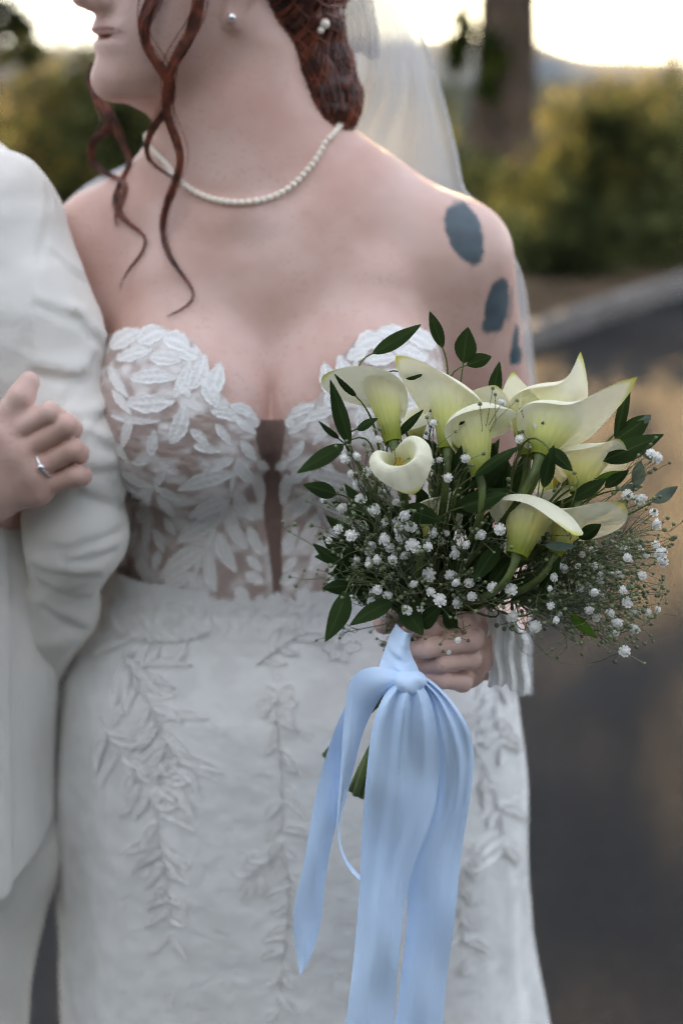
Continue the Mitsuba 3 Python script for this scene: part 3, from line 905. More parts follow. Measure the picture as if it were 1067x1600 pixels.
for i in range(14):       # small scattered sprigs between the sprays
    x, y = g.uniform(130, 800), g.uniform(970, 1560)
    if x > 460 and 1000 < y < 1500 and x < 740:
        continue
    a = g.uniform(0, 6.3)
    leaf('skirt', x, y, x + 24 * math.cos(a), y + 24 * math.sin(a), g.uniform(8, 12), 2, 0.0013)
blossom(255, 1215, 42, 7, 1)
blossom(435, 1100, 34, 6, 2)
blossom(745, 1140, 32, 6, 6)
blossom(530, 1010, 30, 6, 8)
build_leaves('skirt', sd_skirt, 0.95, 'mat_lace_leaf')
# fine corded edge along the top of the skirt
cx = np.linspace(168, 700, 60)
cp, cn, _ = trace(sd_skirt, cx, 938 + 9 * np.sin((cx - 168) / 532 * np.pi), 0.95)
obj('waist_cord', tube(cp - cn * 0.0002, 0.0010, 8), 'mat_lace', BR)

# ------------------------------------------------------------------ hair
hair_tone = proc(lambda p, n, uv: mix([0.022, 0.007, 0.005], [0.095, 0.026, 0.016], smoothstep(0.3, 0.75, fbm(p.x * 60, p.y * 60, p.z * 60, 3))))
scene['mat_hair'] = principled(hair_tone, 0.38, specular=0.5)
lock_tone = proc(lambda p, n, uv: mix([0.060, 0.016, 0.010], [0.22, 0.058, 0.030], smoothstep(0.3, 0.75, fbm(p.x * 90, p.y * 90, p.z * 90, 3))))
scene['mat_lock'] = principled(lock_tone, 0.35, specular=0.5)
LUMPS = [(456, 0, 1.305, .026), (490, -20, 1.335, .030), (464, 52, 1.308, .022), (498, 48, 1.325, .023), (484, 100, 1.312, .022), (514, 102, 1.325, .022), (500, 148, 1.312, .021), (526, 152, 1.32, .0225), (518, 184, 1.315, .0205), (508, 176, 1.312, .018)]
LP = [(at(a, b, c), r) for a, b, c, r in LUMPS]


def sd_hair(p):
    cap = ellip(p, hp(-0.022, 0, 0.038), (0.104, 0.084, 0.098), HR)
    q = (p - C_HEAD.astype(np.float32)) @ HR.T.astype(np.float32)
    cap = smax(cap, q[:, 0] * 0.8 - q[:, 2] * 0.6 - 0.0, 0.01)
    d = cap
    for c, r in LP:
        d = smin(d, np.linalg.norm(p - c.astype(np.float32), axis=1) - r, 0.012)
    d = smin(d, cone(p, hp(-0.05, 0.06, -0.02), LP[0][0], 0.030, 0.026), 0.03)
    return d


hv, hf = surface_nets(sd_hair, [-0.30, 1.18, 1.36], [0.06, 1.46, 1.82], 0.004)
hn = gradient(sd_hair, hv)
hv += hn * ((meshkit.fbm(hv * 120, 2, 8) - 0.5) * 0.006)[:, None]
obj('hair', (hv, hf), 'mat_hair', BR)
g = np.random.default_rng(12)
strands = []
pick = g.choice(len(hv), 1300)
pick = pick[(hv[pick, 2] < at(480, -60, 1.33)[2]) & (hv[pick, 1] < 1.36)][:800]
for i in pick:
    p = hv[i].copy()
    path = []
    hand = g.choice([-1, 1])
    for k in range(16):
        nrm = gradient(sd_hair, p[None])[0] if k % 2 == 0 else nrm
        c = LP[int(np.argmin([np.linalg.norm(p - c) - r for c, r in LP]))][0]
        swirl = np.cross(nrm, unit(np.array([0.25, -0.9, 0.3])))
        down = np.array([0.15, 0, -1.0]) - nrm * (np.array([0.15, 0, -1.0]) @ nrm)
        d = unit(0.75 * hand * swirl + 0.55 * down)
        path.append(p + nrm * 0.0012)
        p = p + d * 0.0045
        p = p - gradient(sd_hair, p[None])[0] * sd_hair(p[None].astype(np.float32))[0] if k % 2 == 1 else p
    strands.append(tube(path, np.r_[0.0004, np.full(14, 0.0008), 0.0004], 5, False))
obj('hair_strands', cat(strands), 'mat_lock', BR)
labels[BR + '__hair_strands'] = {'label': 'coiled strands of the low auburn updo'}


def lock(pts, n, spread, r, seed, over=True, start_y=-999):
    """A loose wavy lock: a bundle of fine strands round one curve, lying on the skin where it meets it."""
    gg = np.random.default_rng(seed)
    P = np.array(pts, float)
    q = spline(P, 60)
    if over:
        hit, nn, ok = trace(sd_body, q[:, 0], q[:, 1], 0.9)
        q[:, 2] = np.where(ok & (q[:, 1] > start_y), np.minimum(q[:, 2], hit[:, 1] - 0.005), q[:, 2])
        k = np.ones(5) / 5
        q[2:-2, 2] = np.minimum(q[2:-2, 2], np.convolve(q[:, 2], k, 'valid'))
    C = at(q[:, 0], q[:, 1], q[:, 2])
    t = unit(np.gradient(C, axis=0))
    u = unit(np.cross(t, [0, 1, 0.1]))
    w = np.cross(t, u)
    out = []
    ss = np.linspace(0, 1, 60)
    for k in range(n):
        a0, rr, tw = gg.uniform(0, 2 * np.pi), spread * math.sqrt(gg.uniform(0.02, 1)), gg.uniform(2, 7)
        fly = 1.0 if k % 6 else 1.9
        env = rr * fly * (1 - 0.86 * ss) * (0.70 + 0.30 * np.sin(ss * 14 + gg.uniform(0, 6)))
        a = a0 + tw * ss
        end = int(60 * gg.uniform(0.82, 1.0))
        path = C + u * (env * np.cos(a))[:, None] + w * (env * np.sin(a) * 0.5)[:, None]
        out.append(tube(path[:end], np.linspace(r, r * 0.45, end), 5, False))
    obj('hair_lock', cat(out), 'mat_lock', BR)


lock([(244, -60, 1.24), (239, 0, 1.236), (226, 42, 1.232), (231, 73, 1.232), (252, 108, 1.235), (265, 130, 1.24), (257, 173, 1.245), (236, 208, 1.25), (231, 241, 1.25), (252, 266, 1.25), (278, 283, 1.24)], 60, 0.0078, 0.0006, 1)
lock([(318, -60, 1.24), (310, 0, 1.236), (305, 30, 1.235), (288, 68, 1.235), (268, 105, 1.235), (262, 138, 1.238), (262, 173, 1.24), (273, 210, 1.24), (282, 245, 1.24), (272, 289, 1.24), (258, 331, 1.24), (256, 373, 1.24),
      (270, 409, 1.23), (294, 441, 1.22), (302, 462, 1.215), (284, 483, 1.21), (255, 499, 1.21)], 54, 0.0072, 0.0006, 2)
lock([(152, 100, 1.36), (146, 138, 1.35), (156, 160, 1.34), (171, 184, 1.33), (166, 203, 1.325), (149, 220, 1.32), (144, 240, 1.32), (152, 260, 1.32), (172, 274, 1.31), (192, 286, 1.30), (191, 310, 1.29), (181, 340, 1.28),
      (186, 358, 1.27)], 44, 0.0068, 0.0006, 3, start_y=262)
lock([(171, 184, 1.33), (184, 208, 1.325), (196, 232, 1.32), (203, 248, 1.315), (190, 280, 1.30), (182, 322, 1.285), (204, 350, 1.27), (227, 374, 1.26), (216, 404, 1.25), (195, 432, 1.24), (188, 462, 1.23)], 22, 0.0040, 0.0006, 4, start_y=262)

# pearls, studs
scene['mat_pearl'] = principled((0.80, 0.74, 0.64), 0.22, specular=0.6, clearcoat=0.6, clearcoat_gloss=0.9)
scene['mat_gem'] = principled((0.85, 0.87, 0.9), 0.08, metallic=0.9)
nk = root('pearl_necklace')
npx = spline([(268, 268), (283, 284), (315, 307), (346, 317), (388, 319), (430, 308), (462, 287), (488, 258), (504, 222)], 400)
hit, nn, ok = trace(sd_body, npx[:, 0], npx[:, 1], 0.9)
i0 = int(np.argmax(npx[:, 0] > 468))
hit[i0:] = at(npx[i0:, 0], npx[i0:, 1], hit[i0, 1] + np.linspace(0, 0.030, 400 - i0))
kk = np.ones(81) / 81
pad = np.vstack([np.repeat(hit[:1], 40, 0), hit, np.repeat(hit[-1:], 40, 0)])
ctr = np.stack([np.convolve(pad[:, k], kk, 'valid') for k in range(3)], 1)
for _ in range(4):
    ctr = ctr - gradient(sd_body, ctr) * np.minimum(sd_body(ctr.astype(np.float32)) - 0.0027, 0)[:, None]
arc = np.r_[0, np.cumsum(np.linalg.norm(np.diff(ctr, axis=0), axis=1))]
a, b = ctr[0], ctr[-1]
back = spline([b, b + [0.006, 0.05, 0.012], at(400, 190, 1.405), at(330, 215, 1.40), a + [-0.004, 0.04, 0.012], a], 60)
nb = J['neck1'] * 0.5 + J['neck0'] * 0.5
pearl = ply(trimesh.creation.icosphere(subdivisions=2, radius=0.0030), 'mat_pearl', smooth=True)
for s_ in np.arange(0, arc[-1], 0.0062):
    c = [np.interp(s_, arc, ctr[:, k]) for k in range(3)]
    obj('pearl', pearl, None, nk, to_world=T().translate(c))
ab_ = np.r_[0, np.cumsum(np.linalg.norm(np.diff(back, axis=0), axis=1))]
bk = []
for s_ in np.arange(0.0062, ab_[-1] - 0.004, 0.0062):
    c = np.array([[np.interp(s_, ab_, back[:, k]) for k in range(3)]])
    for _ in range(4):
        c = c - gradient(sd_body, c) * (sd_body(c.astype(np.float32)) - 0.0021)[:, None]
    obj('pearl', pearl, None, nk, to_world=T().translate(c[0].tolist()))
tag(nk, 'string of small cream pearls round the bare neck', 'necklace')

e_p, e_n = skin_point(362, 27)
k = root('ear_stud')
obj('gem', ball(e_p + e_n * 0.003, 0.0036, 2), 'mat_gem', k)
obj('setting', ball(e_p + e_n * 0.001, 0.0028, 2), 'mat_pearl', k)
tag(k, 'small bright stud in the ear lobe', 'earring')
k = root('hair_pin')
h_p, h_n, _ = trace(sd_hair, np.array([503.0, 497.0]), np.array([36.0, 46.0]), 0.9)
obj('pearl', ball(h_p[0] + h_n[0] * 0.003, 0.0044, 2), 'mat_pearl', k)
obj('pearl', ball(h_p[1] + h_n[1] * 0.003, 0.0030, 2), 'mat_pearl', k)
tag(k, 'pearl hair pin pushed into the auburn updo', 'hair pin')

# ring on the hand laid on the sleeve
k = root('finger_ring')
r0, r1 = rm[2], rc[2][1]
rcx = r0 * 0.62 + r1 * 0.38
ax = unit(r1 - r0)
u = unit(np.cross(ax, [0, 1, 0]))
w = np.cross(u, ax)
an = np.linspace(0, 2 * np.pi, 28)
loop = rcx + 0.0116 * (np.cos(an)[:, None] * u + np.sin(an)[:, None] * w)
obj('band', tube(loop, 0.0011, 8, False), 'mat_gem', k)
up = w if w[1] < 0 else -w
obj('stone', ball(rcx + up * 0.0128, 0.0032, 1, (1, 0.7, 1)), 'mat_gem', k)
tag(k, 'silver ring with a stone on the hand laid on the white sleeve', 'ring')

# ------------------------------------------------------------------ veil
def tulle(weight, c=(0.80, 0.79, 0.76)):
    return {'type': 'blendbsdf', 'weight': weight, 'a': {'type': 'null'}, 'b': thin(c, 1.0, 0.6)}


scene['mat_veil'] = tulle(0.64, (0.66, 0.70, 0.74))
scene['mat_veil_dense'] = tulle(0.72, (0.60, 0.62, 0.66))
vl = root('veil')
VR = [  # py, left px, right px, Y in the middle, Y at the right edge
    (-70, 500, 585, 1.41, 1.405), (0, 492, 634, 1.425, 1.42), (60, 470, 661, 1.44, 1.435), (150, 400, 690, 1.45, 1.44), (215, 270, 706, 1.45, 1.43), (245, 222, 713, 1.45, 1.42), (292, 130, 722, 1.45, 1.40),
    (330, 96, 757, 1.455, 1.345), (370, 92, 786, 1.46, 1.325), (450, 110, 819, 1.465, 1.315), (560, 150, 832, 1.465, 1.32), (700, 180, 842, 1.46, 1.33), (850, 190, 838, 1.46, 1.31), (960, 190, 830, 1.47, 1.28), (1085, 190, 829, 1.50, 1.27)]
V = np.array(VR, float)
from scipy.interpolate import PchipInterpolator
tt = np.r_[0, np.cumsum(np.abs(np.diff(V[:, 0])) + 10)]
tq = np.linspace(0, tt[-1], 110)
VV = PchipInterpolator(tt, V)(tq)


def veil_sheet(VV, shrink, off, phase, nt=90):
    t = np.linspace(0, 1, nt)
    rows = []
    for i, (py_, l, r, ym, ye) in enumerate(VV):
        r2 = r - shrink * (r - l) * 0.0 - shrink
        X = l + (r2 - l) * t
        edge = np.clip((t - 0.72) / 0.28, 0, 1) ** 1.6
        edge_l = np.clip((0.2 - t) / 0.2, 0, 1) ** 1.5
        Y = ym + off + (ye - ym) * edge - 0.09 * edge_l * np.clip((py_ - 250) / 150, 0, 1) * 0.5
        amp = 0.010 * np.clip((r - l) / 250, 0.25, 1)
        Y = Y + amp * (np.sin(t * 23 + phase + 0.006 * py_) + 0.6 * np.sin(t * 41 + 2 * phase)) * (1 - 0.75 * edge)
        rows.append(at(X, np.full(nt, py_), Y))
    return np.array(rows).reshape(-1, 3), grid_faces(len(VV), nt)


obj('sheet', veil_sheet(VV, 0.0, 0.0, 0.3), 'mat_veil', vl)
obj('sheet', veil_sheet(VV[:46], 16.0, 0.012, 1.9), 'mat_veil', vl)
# gathered top and lace that falls over the wrist
gt = []
for i, py_ in enumerate(np.linspace(-70, 88, 22)):
    s_ = i / 21
    t = np.linspace(0, 1, 60)
    X = 500 + 22 * s_ + (70 + 8 * s_ - 30 * max(0, s_ - 0.75)) * t
    gt.append(at(X, np.full(60, py_) + 6 * np.sin(t * 9) * s_, 1.402 + 0.006 * np.sin(t * 38)))
obj('gathers', (np.array(gt).reshape(-1, 3), grid_faces(22, 60)), 'mat_veil_dense', vl)
# bound outer edge
ed = at(VV[:, 2], VV[:, 0], VV[:, 4])
obj('edging', tube(ed, 0.0011, 6), 'mat_lace', vl)
dr_ = []
for i in range(26):
    s_ = i / 25
    t = np.linspace(0, 1, 34)
    X = 760 + 3 * np.sin(s_ * 9) + (48 + 18 * np.clip((s_ - 0.05) * 4, 0, 1)) * t
    bottom = 1072 + 14 * np.clip((t - 0.45) * 4, 0, 1) + 3 * np.sin(t * 25)
    py_ = 954 + (bottom - 954) * s_ + 14 * np.clip((t - 0.6) * 4, 0, 1) * (1 - s_)
    Yv = 0.990 + 0.030 * t ** 2 + 0.004 * np.sin(t * 20) + 0.012 * s_
    dr_.append(at(X, py_, Yv))
dv = np.array(dr_).reshape(-1, 3)
obj('lace_end', (dv, grid_faces(26, 34)), 'mat_lace', vl)
labels[vl + '__lace_end'] = {'label': 'lace trimmed end of the veil falling over the wrist'}
tag(vl, 'sheer ivory veil hanging from the updo over shoulder and arm', 'veil')

# ================================================================== THE PERSON IN THE WHITE SUIT
def suit_tone(p, n, uv):
    return mix([0.65, 0.63, 0.59], [0.72, 0.70, 0.66], fbm(p.x * 8, p.y * 8, p.z * 8, 3))


scene['mat_suit'] = bump(principled(proc(suit_tone), 0.8, sheen=0.5), lambda p, n, uv: fbm(p.x * 350, p.y * 350, p.z * 350, 2), 0.0004, 2e-4)
scene['mat_shirt'] = principled((0.72, 0.73, 0.75), 0.7)
scene['mat_shoe'] = principled((0.10, 0.05, 0.03), 0.4)
scene['mat_hair_short'] = principled((0.05, 0.03, 0.02), 0.6)
GR = root('person')
GS = [at(-14, 352, 1.265), at(54, 520, 1.225), at(104, 700, 1.190), at(119, 830, 1.192), at(84, 955, 1.240), at(34, 1090, 1.335)]
GRAD = [0.066, 0.054, 0.0450, 0.0385, 0.034, 0.030]
gx = lambda px_, py_, Y_: at(px_, py_, Y_)
FOLDS = [((60, 585), (135, 592), .010), ((120, 500), (165, 540), .010), ((150, 690), (190, 705), .008), ((110, 660), (185, 640), .006),
         ((60, 890), (150, 900), .010), ((70, 915), (140, 935), .009), ((95, 860), (185, 830), .007), ((70, 950), (130, 985), .009), ((75, 300), (112, 350), .008), ((85, 400), (135, 440), .007),
         ((120, 770), (192, 790), .006), ((60, 480), (140, 500), .006), ((78, 290), (40, 540), .006), ((150, 560), (90, 640), .006), ((170, 640), (120, 700), .006), ((188, 730), (120, 740), .006), ((180, 860), (110, 880), .007), ((165, 905), (95, 925), .007)]


def sd_sleeve(p):
    d = None
    for i in range(5):
        c = cone(p, GS[i], GS[i + 1], GRAD[i], GRAD[i + 1])
        d = c if d is None else smin(d, c, 0.03)
    return d


FL = []
for (a, b, r) in FOLDS:
    q, n, ok = trace(sd_sleeve, np.array([a[0], (a[0] + b[0]) / 2, b[0]]), np.array([a[1], (a[1] + b[1]) / 2 + 4, b[1]]), 0.8)
    if ok.all():
        FL.append((q, r))


def sd_arm(p):
    d = sd_sleeve(p)
    for q, r in FL:
        c = np.minimum(cone(p, q[0], q[1], 0, 0), cone(p, q[1], q[2], 0, 0))
        up = np.minimum(cone(p, q[0] + [0.002, 0, 0.009], q[1] + [0.002, 0, 0.009], 0, 0), cone(p, q[1] + [0.002, 0, 0.009], q[2] + [0.002, 0, 0.009], 0, 0))
        d = d + (r * 0.38) * np.exp(-(c / 0.0045) ** 2) - (r * 0.34) * np.exp(-(up / 0.0085) ** 2)
    q = p * np.array([16, 16, 34], np.float32)
    return d + ((meshkit.fbm(q, 2, 6) - 0.5) * 0.006).astype(np.float32)


HEMX, HEMY = [-700, -40, 0, 14, 26, 60, 100, 160], [1395, 1398, 1396, 1392, 1384, 1362, 1342, 1335]


def sd_coat(p):
    d = ellip(p, at(-285, 520, 1.30), (0.195, 0.125, 0.24))
    d = smin(d, cone(p, at(-285, 230, 1.32), at(-55, 330, 1.285), 0.055, 0.062), 0.06)
    d = smin(d, cone(p, at(-285, 230, 1.32), at(-560, 330, 1.285), 0.055, 0.062), 0.06)
    e = ellip(p, at(-250, 900, 1.265), (0.180, 0.125, 0.36))
    d = smin(d, e, 0.10)
    # coat skirt, a slightly flaring oval
    a_, b_ = at(-252, 560, 1.27), at(-232, 1420, 1.27)
    z = np.clip((a_[2] - p[:, 2]) / (a_[2] - b_[2]), 0, 1)
    xc = a_[0] + (b_[0] - a_[0]) * z
    k = (np.abs((p[:, 0] - xc) / (0.178 + 0.034 * z)) ** 3.6 + np.abs((p[:, 1] - 1.27) / (0.118 + 0.012 * z)) ** 3.6) ** (1 / 3.6)
    s = (k - 1) * 0.12
    s = smax(s, np.maximum(p[:, 2] - a_[2], b_[2] - 0.1 - p[:, 2]), 0.03)
    d = smin(d, s, 0.05)
    q = p * np.array([9, 9, 3.5], np.float32)
    return d + ((meshkit.fbm(q, 3, 16) - 0.5) * 0.012).astype(np.float32)


cv, cf = surface_nets(sd_coat, [-0.66, 1.05, 0.50], [0.02, 1.52, 1.56], 0.007)
cpx, cpy = to_px(cv)
hem_z = np.interp(cpx, HEMX, [at(0, y, 1.16)[2] for y in HEMY])
obj('jacket', clip(cv, cf, cv[:, 2] - hem_z), 'mat_suit', GR)
pv = cv + gradient(sd_coat, cv) * 0.004
lap = np.minimum((np.interp(cpy, [300, 520, 900, 1200, 1400], [-120, -30, 10, 12, 16]) - cpx) / 1600, pv[:, 2] - hem_z + 0.006)
obj('front_panel', clip(pv, cf, np.where(cv[:, 1] < 1.24, np.minimum(lap, (cpx + 180) / 1600), -1)), 'mat_suit', GR)
av, af = surface_nets(sd_arm, [-0.40, 1.05, 0.80], [0.0, 1.42, 1.46], 0.0045)
obj('sleeve', (av, af), 'mat_suit', GR)
# far arm, hidden beyond the frame
FS = [at(-570, 352, 1.29), at(-620, 560, 1.30), at(-600, 850, 1.26), at(-520, 1080, 1.20)]


def sd_far(p):
    d = cone(p, FS[0], FS[1], .066, .054)
    d = smin(d, cone(p, FS[1], FS[2], .054, .043), .03)
    return smin(d, cone(p, FS[2], FS[3], .042, .033), .03)


obj('sleeve', surface_nets(sd_far, [-0.80, 1.0, 0.80], [-0.30, 1.45, 1.50], 0.008), 'mat_suit', GR)


def sd_trousers(p):
    d = None
    for s, x0, x1, x2 in ((1, -25, -62, -95), (-1, -330, -330, -330)):
        a, b, c = at(x0, 1320, 1.27), at(x1, 1600, 1.27), at(x2, 1600, 1.27)
        c = np.array([c[0], 1.29, 0.07])
        e = smin(cone(p, a + [0, 0, 0.12], a, .066, .072), cone(p, a, b, 0.073, 0.064), 0.03)
        e = smin(e, cone(p, b, c, 0.064, 0.055), 0.03)
        d = e if d is None else smin(d, e, 0.03)
    q = p * np.array([14, 14, 7], np.float32)
    return d + ((meshkit.fbm(q, 3, 26) - 0.5) * 0.010).astype(np.float32)


obj('trousers', surface_nets(sd_trousers, [-0.62, 1.08, 0.0], [0.02, 1.50, 0.95], 0.007), 'mat_suit', GR)
for x in (-0.335, -0.52):
    sh = m3.Manifold.hull(m3.Manifold.sphere(0.045, 24).translate((x, 1.31, 0.05)) + m3.Manifold.sphere(0.036, 24).translate((x, 1.10, 0.04)) + m3.Manifold.cube((0.09, 0.27, 0.012)).translate((x - 0.045, 1.07, 0.004)))
    obj('shoe', sh, 'mat_shoe', GR, smooth=40)
C2 = at(-330, -20, 1.32)
F2 = unit(np.array([0.15, -1.0, 0]))
L2 = np.array([-F2[1], F2[0], 0.0])
R2 = np.stack([F2, L2, [0, 0, 1.0]])
hp2 = lambda f, l, u: C2 + F2 * f + L2 * l + np.array([0, 0, u])
sd_body2 = lambda p: smin(sd_head(p, hp2, R2), cone(p, hp2(-0.01, 0, -0.06), at(-290, 260, 1.32), 0.058, 0.062), 0.03)
scene['mat_skin_plain'] = principled((0.55, 0.36, 0.29), 0.5)
obj('body', surface_nets(sd_body2, C2 + [-0.14, -0.16, -0.26], C2 + [0.16, 0.16, 0.16], 0.005), 'mat_skin_plain', GR)
sd_hair2 = lambda p: smax(ellip(p, hp2(-0.022, 0, 0.04), (0.103, 0.083, 0.097), R2), (p - C2.astype(np.float32)) @ (R2[0] * 0.75 - R2[2] * 0.65).astype(np.float32) - 0.005, 0.01)
obj('hair', surface_nets(sd_hair2, C2 + [-0.14, -0.16, -0.16], C2 + [0.16, 0.16, 0.18], 0.006), 'mat_hair_short', GR)
obj('collar', tube([at(-292, 268, 1.32), at(-294, 240, 1.32), at(-297, 205, 1.32)], [0.072, 0.068, 0.066], 28, False), 'mat_shirt', GR)
tag(GR, 'person in a cream white suit at the left edge, arm held by the woman', 'person')

# ================================================================== THE BOUQUET
BQ = root('bouquet')
tag(BQ, 'bouquet of cream calla lilies, dark leaves and small white filler flowers held in one hand', 'bouquet')


def calla_tone(p, n, uv):
    v = uv.y
    c = mix([0.25, 0.30, 0.045], [0.66, 0.67, 0.25], smoothstep(0.0, 0.36, v))
    c = mix(c, [0.88, 0.865, 0.68], smoothstep(0.28, 0.70, v))
    vein = 0.5 + 0.5 * dr.sin(uv.x * 95.0)
    c = c * (0.98 + 0.02 * vein)
    tip = smoothstep(0.93, 1.0, v) * smoothstep(0.060, 0.0, dr.abs(uv.x - 0.5))
    return mix(c, [0.55, 0.55, 0.08], tip)


scene['mat_calla'] = {'type': 'bumpmap', 'arbitrary': proc(lambda p, n, uv: dr.sin(uv.x * 95.0) + fbm(p.x * 300, p.y * 300, p.z * 300, 2), 3e-4), 'scale': 0.00016, 'b': thin(proc(calla_tone), 0.55, 0.45)}
scene['mat_spadix'] = bump(principled((0.62, 0.42, 0.05), 0.7), lambda p, n, uv: noise(p.x * 900, p.y * 900, p.z * 900), 0.003, 2e-4)
scene['mat_stem'] = principled(tone((0.075, 0.105, 0.025), 0.35, 60), 0.5)
GRIP = at(668, 1005, 0.985)


def calla(B, M, tip, R0, lip, stem=True, wob=0.0, curl=0.9, cleft=0.7, tw=0.45, start=0.19, slant=0.4):
    """A trumpet rolled from one leaf: base B, mouth centre M, the drawn-out point of the rim at tip."""
    B, M, tip = at(*B), at(*M), at(*tip)
    D = unit(M - B)
    L = np.linalg.norm(M - B)
    off = tip - M
    ax_t = off @ D
    rv = off - D * ax_t
    Ft = np.linalg.norm(rv)
    Tt = unit(rv)
    S = np.cross(D, Tt)
    nu, nv = 61, 34
    u = np.linspace(-np.pi, np.pi, nu)
    v = np.linspace(0, 1, nv)
    U, Vv = np.meshgrid(u, v, indexing='ij')
    k = np.clip(Vv / 0.62, 0, 1)
    t = np.clip((Vv - 0.62) / 0.38, 0, 1)
    r = R0 * (start + (1 - start) * k ** 1.35)
    axial = L * k
    g_tip = np.exp(-(np.abs(U) / tw) ** 1.5)
    back = 0.5 + 0.5 * np.cos(U)
    ext = lip * (0.55 + 0.45 * back) * (1 - cleft * np.exp(-((np.pi - np.abs(U)) / 0.55) ** 2))
    ext = ext + (Ft - R0 - ext) * g_tip
    r = r + ext * t
    r = r * (1 + wob * np.sin(3 * U + 0.7) * t)
    fall = lip * 0.55 * (1 - g_tip)
    axial = axial + np.sin(t * np.pi * 0.62) * lip * 0.35 * (1 - g_tip) + ax_t * g_tip * t ** 1.3 - curl * fall * t ** 2 * 1.6 + L * slant * (back - 0.75) * k ** 2
    axial = axial - L * 0.22 * np.exp(-((np.pi - np.abs(U)) / 0.7) ** 2) * k ** 3
    spiral = 1 + 0.05 * U / np.pi
    P = B + D * axial[..., None] + (r * spiral)[..., None] * (np.cos(U)[..., None] * Tt + np.sin(U)[..., None] * S)
    uv = np.stack([(U + np.pi) / (2 * np.pi), Vv], -1).reshape(-1, 2)
    key = BQ + '__calla_lily'
    n = COUNT.get(key, 0)
    name = obj('calla_lily', (P.reshape(-1, 3), grid_faces(nu, nv)), 'mat_calla', BQ, uv=uv)
    sp = spline([B + D * L * 0.15, B + D * L * 0.55 + Tt * R0 * 0.05, B + D * L * 0.86], 8)
    obj('spadix', tube(sp, [0.0022, 0.0028, 0.003, 0.003, 0.003, 0.0028, 0.0024, 0.0014], 10), 'mat_spadix', name)
    if stem:
        mid = (B + GRIP) / 2 + D * -0.01 + np.array([0, 0.018, 0])
        obj('stem', tube(spline([B + D * 0.006, B - D * 0.012, mid, GRIP], 26), 0.0027 + (R0 * start - 0.002) * np.exp(-np.linspace(0, 40, 26)), 10), 'mat_stem', name)
    return name


calla((614, 692, .962), (594, 602, .990), (507, 594, .962), 0.0125, 0.006, slant=.35, start=.5, tw=.95)                                   # drooping, left
calla((700, 705, .962), (704, 618, .992), (622, 566, .985), 0.0175, 0.010, wob=.08, slant=.35, start=.4, tw=.6)                          # top middle
calla((750, 745, .940), (738, 650, .966), (797, 650, .948), 0.0165, 0.010, wob=.12, slant=.3, start=.4, tw=.6)                          # middle right
calla((632, 790, .975), (621, 704, .915), (648, 774, .910), 0.0120, 0.0115, curl=.8, cleft=.9, tw=.55, slant=.1)       # heart, facing
calla((664, 850, .965), (680, 800, .985), (716, 764, .985), 0.0120, 0.009)
calla((652, 700, 1.01), (650, 640, 1.005), (668, 618, 1.00), 0.0130, 0.010)
calla((844, 700, .972), (846, 630, 1.000), (903, 556, 1.012), 0.0205, 0.010, wob=.10, slant=.35, start=.42, tw=.34)
calla((822, 712, .985), (822, 636, 1.000), (802, 588, .995), 0.0150, 0.010, wob=.10, slant=.35, start=.4, tw=.7)                          # upper right, tall
calla((842, 715, .945), (864, 655, .966), (988, 594, .945), 0.0195, 0.009, wob=.08, tw=.27, slant=.3, start=.36)                  # long point to the right
calla((903, 772, .960), (914, 712, .974), (964, 692, .955), 0.0180, 0.011, slant=.4, start=.36, wob=.08)
calla((738, 690, .985), (752, 640, 1.0), (774, 606, .985), 0.0120, 0.014, slant=.3, tw=.8)
calla((806, 868, .930), (830, 792, .948), (888, 842, .900), 0.0190, 0.012, wob=.12, tw=.5, slant=.3, start=.42)
calla((866, 866, .945), (892, 812, .955), (968, 790, .930), 0.0140, 0.011, wob=.10, tw=.8, slant=.3, start=.36)                   # low right
calla((872, 790, 1.01), (866, 738, 1.00), (888, 716, .995), 0.0150, 0.012)

# leaves
leaf_tone = proc(lambda p, n, uv: mix(mix([0.022, 0.040, 0.014], [0.050, 0.085, 0.030], fbm(p.x * 40, p.y * 40, p.z * 40, 2)), [0.09, 0.13, 0.05], smoothstep(0.06, 0.0, dr.abs(uv.x - 0.5)) * 0.6) * (0.9 + 0.1 * dr.sin(uv.x * 60 + uv.y * 25)))
scene['mat_ruscus'] = {'type': 'bumpmap', 'arbitrary': proc(lambda p, n, uv: dr.sin(uv.x * 55), 3e-4), 'scale': 0.0003, 'b': thin(leaf_tone, 0.35, 0.35)}
scene['mat_grey_leaf'] = thin(tone((0.12, 0.16, 0.135), 0.25, 80), 0.4, 0.6)
scene['mat_bright_leaf'] = thin(tone((0.07, 0.13, 0.02), 0.25, 80), 0.6, 0.5)


twigs = []


